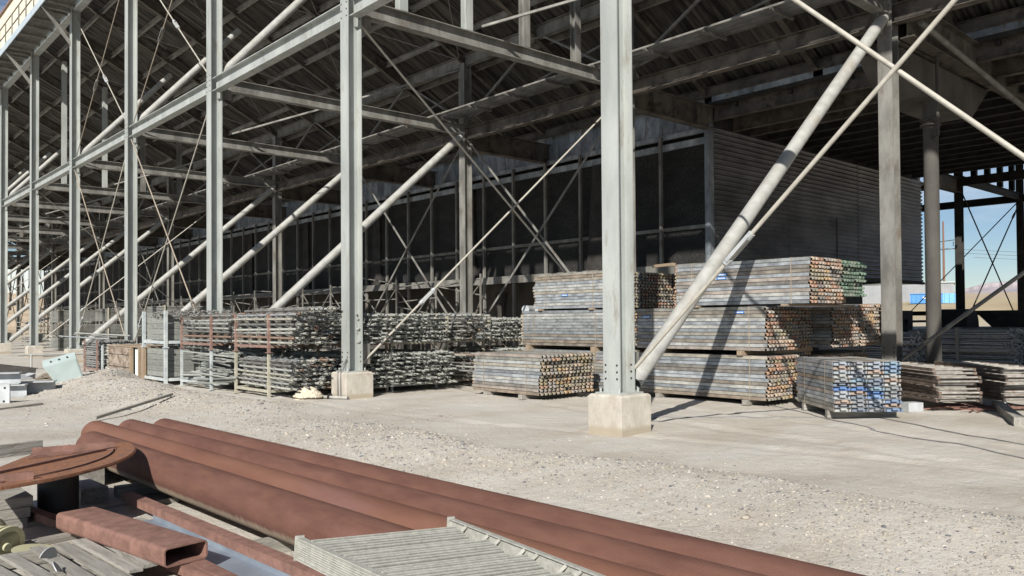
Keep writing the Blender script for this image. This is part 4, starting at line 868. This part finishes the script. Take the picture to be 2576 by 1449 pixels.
m = MB(); m.box((0, 0, 0), (.6, .4, .01), Matrix.Rotation(.25, 3, 'X')); m.box((.3, .1, .02), (.35, .3, .01), Matrix.Rotation(-.3, 3, 'Y')); o = m.obj('sheet_scrap', 'lgrey'); o.location = (4.35, 23.6, .33); o.rotation_euler = (0, 0, .4); tag(o, 'crumpled grey sheet metal on the scrap pile', 'sheet metal')
m = MB(); m.chan((0, 0, 0), (0, 2.6, 0), .12, .3, .014); o = m.obj('steel_channel', 'dark'); o.location = (5.2, 25.8, .28); o.rotation_euler = (.12, 0, .9); tag(o, 'dark steel channel leaning behind the scrap beams', 'steel channel')
m = MB()
for k in range(90):
    a = random.uniform(0, 6.28); r = random.uniform(.1, .5); p_ = [V((5.15+r*math.cos(a+j*.5), 23.1+r*math.sin(a+j*.5)*.9, .12+.35*math.exp(-r*r*5)+random.uniform(-.05, .1))) for j in range(5)]; m.path(p_, .008, 4)
tag(m.obj('wire_heap', 'rusrod'), 'tangled heap of rusty wire beside the green cabinet', 'wire', kind='stuff')
def ground_stick(a, b_, w_, h_, label, m_='wood', cat='board'):
    a, b_ = V(a), V(b_); L = (b_-a).length; m = MB(); m.box((0, L/2, h_/2), (w_, L, h_)); o = m.obj('timber_board', m_); o.location = a; o.rotation_euler = (math.atan2(b_.z-a.z, L), 0, math.atan2(-(b_.x-a.x), b_.y-a.y)); return tag(o, label, cat)
ground_stick((3.95, 15.15, .03), (5.73, 16.6, .23), .06, .045, 'long thin grey board lying on the gravel behind the rusty pipes')
ground_stick((2.6, 18.0, .0), (3.9, 18.8, .02), .09, .04, 'flat weathered strip of wood on the ground at the left edge')
# frame like trestle and pipes far left
m = MB(); m.tube((6.2, 33.5, .55), (8.6, 33.2, .55), .04, 8); m.tube((8.3, 33.2, 0), (8.3, 33.2, .55), .035, 8); m.tube((6.6, 33.4, 0), (6.6, 33.4, .55), .035, 8); m.tube((8.3, 33.2, .55), (8.8, 33.0, .4), .05, 8); o = m.obj('pipe_stand', 'strut'); tag(o, 'low pale pipe stand in front of the leftmost footings', 'pipe stand')
# rope heap and tool by the second footing
n_ = 260; a = RN.rand(n_)*6.28; r = RN.rand(n_)**.5*.34; Pp = np.stack([8.35+r*np.cos(a), 16.15+r*np.sin(a)*1.1, .02+.17*(1-(r/.36)**2)*RN.rand(n_)**.4], 1)
m = MB()
for k in range(120):
    a = random.uniform(0, 6.28); r = random.uniform(.02, .3); z = .24*(1-(r/.34)**2)+.01; p_ = [V((8.4+r*math.cos(a+j*.6), 16.05+r*math.sin(a+j*.6)*1.1, z+random.uniform(-.01, .02))) for j in range(4)]; m.path(p_, .02, 5)
m.tube((8.4, 16.05, -.02), (8.4, 16.05, .19), .31, 20, .10)
tag(m.obj('rope_heap', 'rope'), 'small heap of pale rope left of the second footing', 'rope')
B = thing('hose_tool', 'grey cable loop hanging over the second footing with a pipe handle on the ground', 'tool', (0, 0, 0), world=True)
yc = yb(1)
def cat_path(off): return [V((8.86, yc-.12+off, .05)), V((8.87, yc-.1+off, .4)), V((8.89, yc-.08+off, .58)), V((8.98, yc-.06+off*.6, .70)), V((9.02, yc-.08, .86)), V((9.04, yc-.1, .84))]
m = MB(); m.path(cat_path(0), .011, 6); m.path(cat_path(.12), .011, 6); m.obj('cable', 'hose', B)
m = MB(); m.hollow((8.62, yc+.35, .05), (8.9, yc-.36, .05), .032, .026, 12); m.obj('handle', 'strut', B)
m = MB(); m.tube((8.72, yc+.1, .05), (8.725, yc+.08, .05), .08, 12); m.obj('collar', 'dark', B)
m = MB(); m.box((20.6, 7.4, .62), (.9, .5, .08)); 
# hose/wire lines on the ground
def line(pts, r, label):
    m = MB(); q = [V((x, y, gh(x, y)+r*.6)) for x, y in pts]; m.path(q, r, 5); return tag(m.obj('cable', 'hose'), label, 'cable')
def cur(a, b_, n=24, s=.03):
    return [(a[0]+(b_[0]-a[0])*t_+s*math.sin(t_*7), a[1]+(b_[1]-a[1])*t_+s*math.cos(t_*9)) for t_ in [i/n for i in range(n+1)]]
line(cur((10.9, 8.7), (13.0, 6.9)), .009, 'thin dark cable running from the nearest footing to the blue-ended bundle')
line(cur((14.2, 8.5), (12.2, 5.6))+cur((12.2, 5.6), (9.8, 1.2)), .011, 'long dark cable crossing the yard toward the right edge')
# ---------------------------------------------------------------- right side: ladder frames, timbers, shaded tubes
B_g = 'stacked scaffold ladder frames'
def frame_mesh():
    m = MB(); L, W = 2.3, .72
    for x in (0, W): m.beam((x, 0, 0), (x, L, 0), .05, .05, mi=0)
    for k in range(8): m.tube((.02, .03+k*L/7.25, .0), (W-.02, .03+k*L/7.25, .0), .021, 8, mi=1)
    return m
fm = frame_mesh().mesh('ladder_frame', ['brust', 'rung']); fm2 = frame_mesh().mesh('ladder_frame', ['brust', 'rung'])
for st_, (x, y, me_, nn_, lb) in enumerate(((15.05, 5.75, fm, 9, 'dull rusty ladder-shaped frame beside the blue-ended bundle'), (16.1, 5.05, fm2, 9, 'grey ladder-shaped frame in the right-hand stack'))):
    for k in range(nn_):
        o = inst('ladder_frame', me_, None, (x+random.uniform(-.05, .05), y+random.uniform(-.06, .06), .2+k*.068), (0, 0, -.72+random.uniform(-.02, .02))); tag(o, lb+', '+['topmost', 'second down', 'third down', 'fourth down', 'fifth down', 'sixth down', 'seventh down', 'eighth down', 'lowest'][nn_-1-k], 'scaffold frame', B_g+(' beside the blue bundle' if st_ == 0 else ' on the right'))
for (x, y, lb) in ((14.95, 6.15, 'concrete block between the blue-ended bundle and the frames'), (16.6, 5.35, 'small block under the right frame stack')):
    q = MB(); q.box((0, 0, .08), (.3, .22, .16)); o = q.obj('concrete_block', 'lgrey'); o.location = (x, y, 0); o.rotation_euler = (0, 0, -.5); tag(o, lb, 'block')
m = MB()
for k in range(26): m.beam((15.3+random.uniform(-.2, 1.2), 5.9+random.uniform(-.7, .3), .03+.02*random.random()), (15.9+random.uniform(-.2, 1.2), 5.3+random.uniform(-.7, .3), .03+.02*random.random()), .03, .02)
tag(m.obj('steel_offcuts', 'rusta'), 'loose rusty offcuts under the frame stacks', 'offcuts', kind='stuff')
ground_stick((13.95, 4.15, 0), (17.0, 5.5, 0), .16, .14, 'heavy squared grey timber pointing at the camera at the right edge', 'wood', 'timber')
ground_stick((14.6, 3.9, 0), (17.6, 5.0, .02), .1, .08, 'thinner timber beside the heavy one at the right edge', 'wood', 'timber')
for k in range(6): 
    m = MB(); m.box((0, 0, 0), (.12, 2.6, .03)); o = m.obj('timber_board', 'tan' if k % 2 else 'wood'); o.location = (19.2+random.uniform(-.3, .5), 5.6+random.uniform(-.3, .2), .08+k*.06); o.rotation_euler = (0, 0, -.4+random.uniform(-.15, .15)); tag(o, 'loose brown board in the low pile at the right edge behind the timbers', 'board', 'loose boards at the right edge')
def shade_bundle(x0, y0, z0, w_, h_, L, label, n_=150):
    B = thing('brace_bundle', label, 'tube bundle', (x0, y0, z0), 0, 'dark strapped brace bundles in the shade')
    m = MB(); R_ = w_/2
    for k in range(n_):
        a = random.uniform(0, 6.28); r = math.sqrt(random.random()); x = R_+r*R_*math.cos(a); z = h_/2+r*h_/2*math.sin(a); yy = random.uniform(-.15, .15)
        m.tube((x, yy, z), (x+random.uniform(-.05, .05), L+yy, z+random.uniform(-.05, .05)), .024, 6)
        d = V((random.uniform(-1, 1), -.3, random.uniform(-1, 1))).normalized()*.09; c = V((x, yy-.05, z)); m.beam(c-d, c+d, .05, .008, (random.random(), 1, random.random()))
    m.obj('braces', 'tubed', B)
    m = MB(); m.bx(-.03, .0, L*.45, L*.45+.1, -.02, h_+.05); m.obj('clamp_post', 'galv_in', B)
shade_bundle(28.2, 11.7, .12, 1.1, 1.05, 3.2, 'bundle of dark braces with splayed ends left in the shade behind the right column')
shade_bundle(28.9, 8.9, .12, 1.35, 1.15, 3.2, 'bundle of dark braces with ragged ends, right of the round column')
# dark machinery silhouettes at the back
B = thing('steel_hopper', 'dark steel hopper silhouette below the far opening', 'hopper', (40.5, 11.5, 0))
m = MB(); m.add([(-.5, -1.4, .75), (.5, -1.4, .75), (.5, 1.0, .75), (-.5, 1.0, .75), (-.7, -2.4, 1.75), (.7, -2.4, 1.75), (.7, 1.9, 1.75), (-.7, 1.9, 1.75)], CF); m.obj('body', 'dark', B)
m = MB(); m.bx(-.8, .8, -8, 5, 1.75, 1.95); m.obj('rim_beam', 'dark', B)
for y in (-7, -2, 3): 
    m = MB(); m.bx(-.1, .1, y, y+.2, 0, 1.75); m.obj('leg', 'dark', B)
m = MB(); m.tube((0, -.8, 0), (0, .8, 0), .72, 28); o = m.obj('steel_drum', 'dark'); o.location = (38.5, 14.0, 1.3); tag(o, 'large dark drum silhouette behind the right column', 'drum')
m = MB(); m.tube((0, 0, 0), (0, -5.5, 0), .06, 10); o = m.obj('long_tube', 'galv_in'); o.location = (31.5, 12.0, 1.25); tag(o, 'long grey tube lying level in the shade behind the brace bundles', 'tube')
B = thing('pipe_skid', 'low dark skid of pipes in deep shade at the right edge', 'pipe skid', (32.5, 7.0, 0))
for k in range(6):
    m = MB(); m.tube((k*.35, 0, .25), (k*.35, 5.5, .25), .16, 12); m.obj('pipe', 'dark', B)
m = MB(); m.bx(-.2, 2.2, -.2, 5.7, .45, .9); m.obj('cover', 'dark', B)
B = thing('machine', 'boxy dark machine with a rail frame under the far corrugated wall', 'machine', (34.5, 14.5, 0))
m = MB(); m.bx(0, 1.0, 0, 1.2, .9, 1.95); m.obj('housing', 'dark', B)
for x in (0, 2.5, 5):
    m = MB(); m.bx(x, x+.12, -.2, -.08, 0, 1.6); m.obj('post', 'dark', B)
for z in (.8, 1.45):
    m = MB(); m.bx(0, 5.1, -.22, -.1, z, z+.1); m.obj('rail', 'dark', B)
# ---------------------------------------------------------------- beyond the tower
# blue skip, grey shed, pole, mesa, far poles
B = thing('skip', 'long blue roll-off waste skip in front of the grey shed', 'skip', (110.9, 45.6, 3.35)); B.rotation_euler = (0, 0, math.atan2(-8.3, 3.1)+0)
m = MB(); m.bx(0, 3.8, 0, 2.4, .15, 1.35)
for k in range(7): m.bx(.2+k*.55, .3+k*.55, -.08, 0, .15, 1.3)
m.bx(-.05, 3.79, -.1, 2.5, 1.35, 1.45); m.obj('body', 'blue', B)
m = MB(); m.bx(3.81, 5.6, .02, 2.4, .15, 1.42)
for k in range(3): m.bx(4+k*.6, 4.1+k*.6, -.08, .02, .15, 1.42)
m.obj('end_section', 'blue2', B)
m = MB(); m.bx(.6, 5.1, .3, 2.1, .0, .15); m.obj('skid', 'dark', B)
m = MB(); m.bx(1.5, 2.8, -.09, -.082, .75, 1.0); m.obj('marking', 'white', B)
B = thing('grey_shed', 'low grey corrugated metal shed beyond the far opening', 'shed', (164, 76, 4.5)); B.rotation_euler = (0, 0, math.radians(-70))
m = MB(); m.bx(-6, 15.6, 0, 14, 0, 3.9)
for k in range(43): m.bx(-5.9+k*.5, -5.8+k*.5, -.05, 0, 0, 3.85)
m.obj('wall', 'shed', B)
m = MB(); m.add([(-6.2, -.3, 3.9), (15.8, -.3, 3.9), (15.8, 14.3, 3.9), (-6.2, 14.3, 3.9), (-6.2, -.3, 4.05), (15.8, -.3, 4.05), (15.8, 7, 4.4), (-6.2, 7, 4.4)], CF); m.obj('roof', 'shed2', B)
def pole(x, y, z, h, label, arms=2, r=.22, w_=4.5):
    B = thing('power_pole', label, 'power pole', (x, y, z), math.radians(-50), 'wooden power poles')
    m = MB(); m.tube((0, 0, 0), (0, 0, h), r, 10, r*.6); m.obj('pole', 'pole', B)
    for k in range(arms):
        m = MB(); zz_ = h*.74-k*h*.10; m.beam((-w_/2*(.6+.4*k), 0, zz_), (w_/2*(.6+.4*k), 0, zz_+.6), .15, .18); m.obj('crossarm', 'dark', B)
        for s_ in (-1, 1):
            m = MB(); m.tube((s_*w_/2*(.55+.35*k), 0, zz_-.9), (s_*w_/2*(.55+.35*k), 0, zz_+.2), .08, 6); m.obj('insulator', 'dark', B)
    return B
pole(206, 76.8, 5, 19.5, 'tall timber power pole with crossarms standing behind the grey shed', 2, .3, 8)
pole(230, 98, 6, 15, 'farther power pole showing left of the tall one', 1, .22, 10)
for k in range(3): pole(560+k*6, 158-k*6, 15, 17, 'tiny distant power pole near the right edge, against the mesa', 1, .3, 5)
m = MB()
for k in range(3):
    a = V((206+2*k-2, 76.8-3*k, 18-k*1.2)); b_ = V((330, 20-9*k, 24-k*1.5)); q = [a.lerp(b_, t_/10)+V((0, 0, -3*math.sin(PI*t_/10))) for t_ in range(11)]; m.path(q, .05, 4)
tag(m.obj('power_lines', 'hose'), 'thin power lines crossing the far sky to the right', 'power lines')
# mesa
az = np.radians(np.linspace(60, 86, 220)); rr = 3300
prof = []
cr_ = np.interp(np.degrees(az), [60, 70.0, 71.2, 72.0, 74, 86], [20, 60, 120, 150, 162, 175])
vs = []; fs = []
nz_ = bnoise(np.degrees(az)*40, az*0, 6, 21)*16+bnoise(np.degrees(az)*40, az*0, 1.7, 22)*8
rows = [(0, -900, 0), (.0, -700, .0), (.30, -350, .4), (.62, -130, 1.0), (.70, -100, 1.3), (.96, -70, .5), (1.0, -40, .3), (1.0, 600, .1)]
for hf, dr, na in rows:
    for j, a_ in enumerate(az):
        r_ = rr+dr+nz_[j]*na*1.6; h_ = cr_[j]*hf+nz_[j]*.15*na; zb_ = 3.3+(r_*math.sin(a_)-112)*.0262*.93
        vs.append((r_*math.sin(a_), r_*math.cos(a_), 66+h_*.36 if hf > 0 else 40))
nn = len(az)
for k in range(len(rows)-1): fs += [(k*nn+j, k*nn+j+1, (k+1)*nn+j+1, (k+1)*nn+j) for j in range(nn-1)]
m = MB(); m.add(vs, fs); o = m.obj('mesa', 'mesa'); tag(o, 'distant flat-topped purple-brown mesa on the right horizon', 'hills', kind='structure')
# pale shed on the embankment past the far end
B = thing('pale_shed', 'pale ribbed metal shed past the far end of the tower at left', 'shed', (26, 146, 6.0)); B.rotation_euler = (0, 0, math.radians(-6))
m = MB(); m.bx(-18, 16, 0, 10, 0, 5.6)
for k in range(42): m.bx(-17.8+k*.8, -17.6+k*.8, -.12, 0, 0, 5.5)
m.obj('wall', 'shed2', B); m = MB(); m.bx(-18.3, 16.3, -.3, 10.3, 5.6, 5.8); m.obj('roof', 'shed', B)
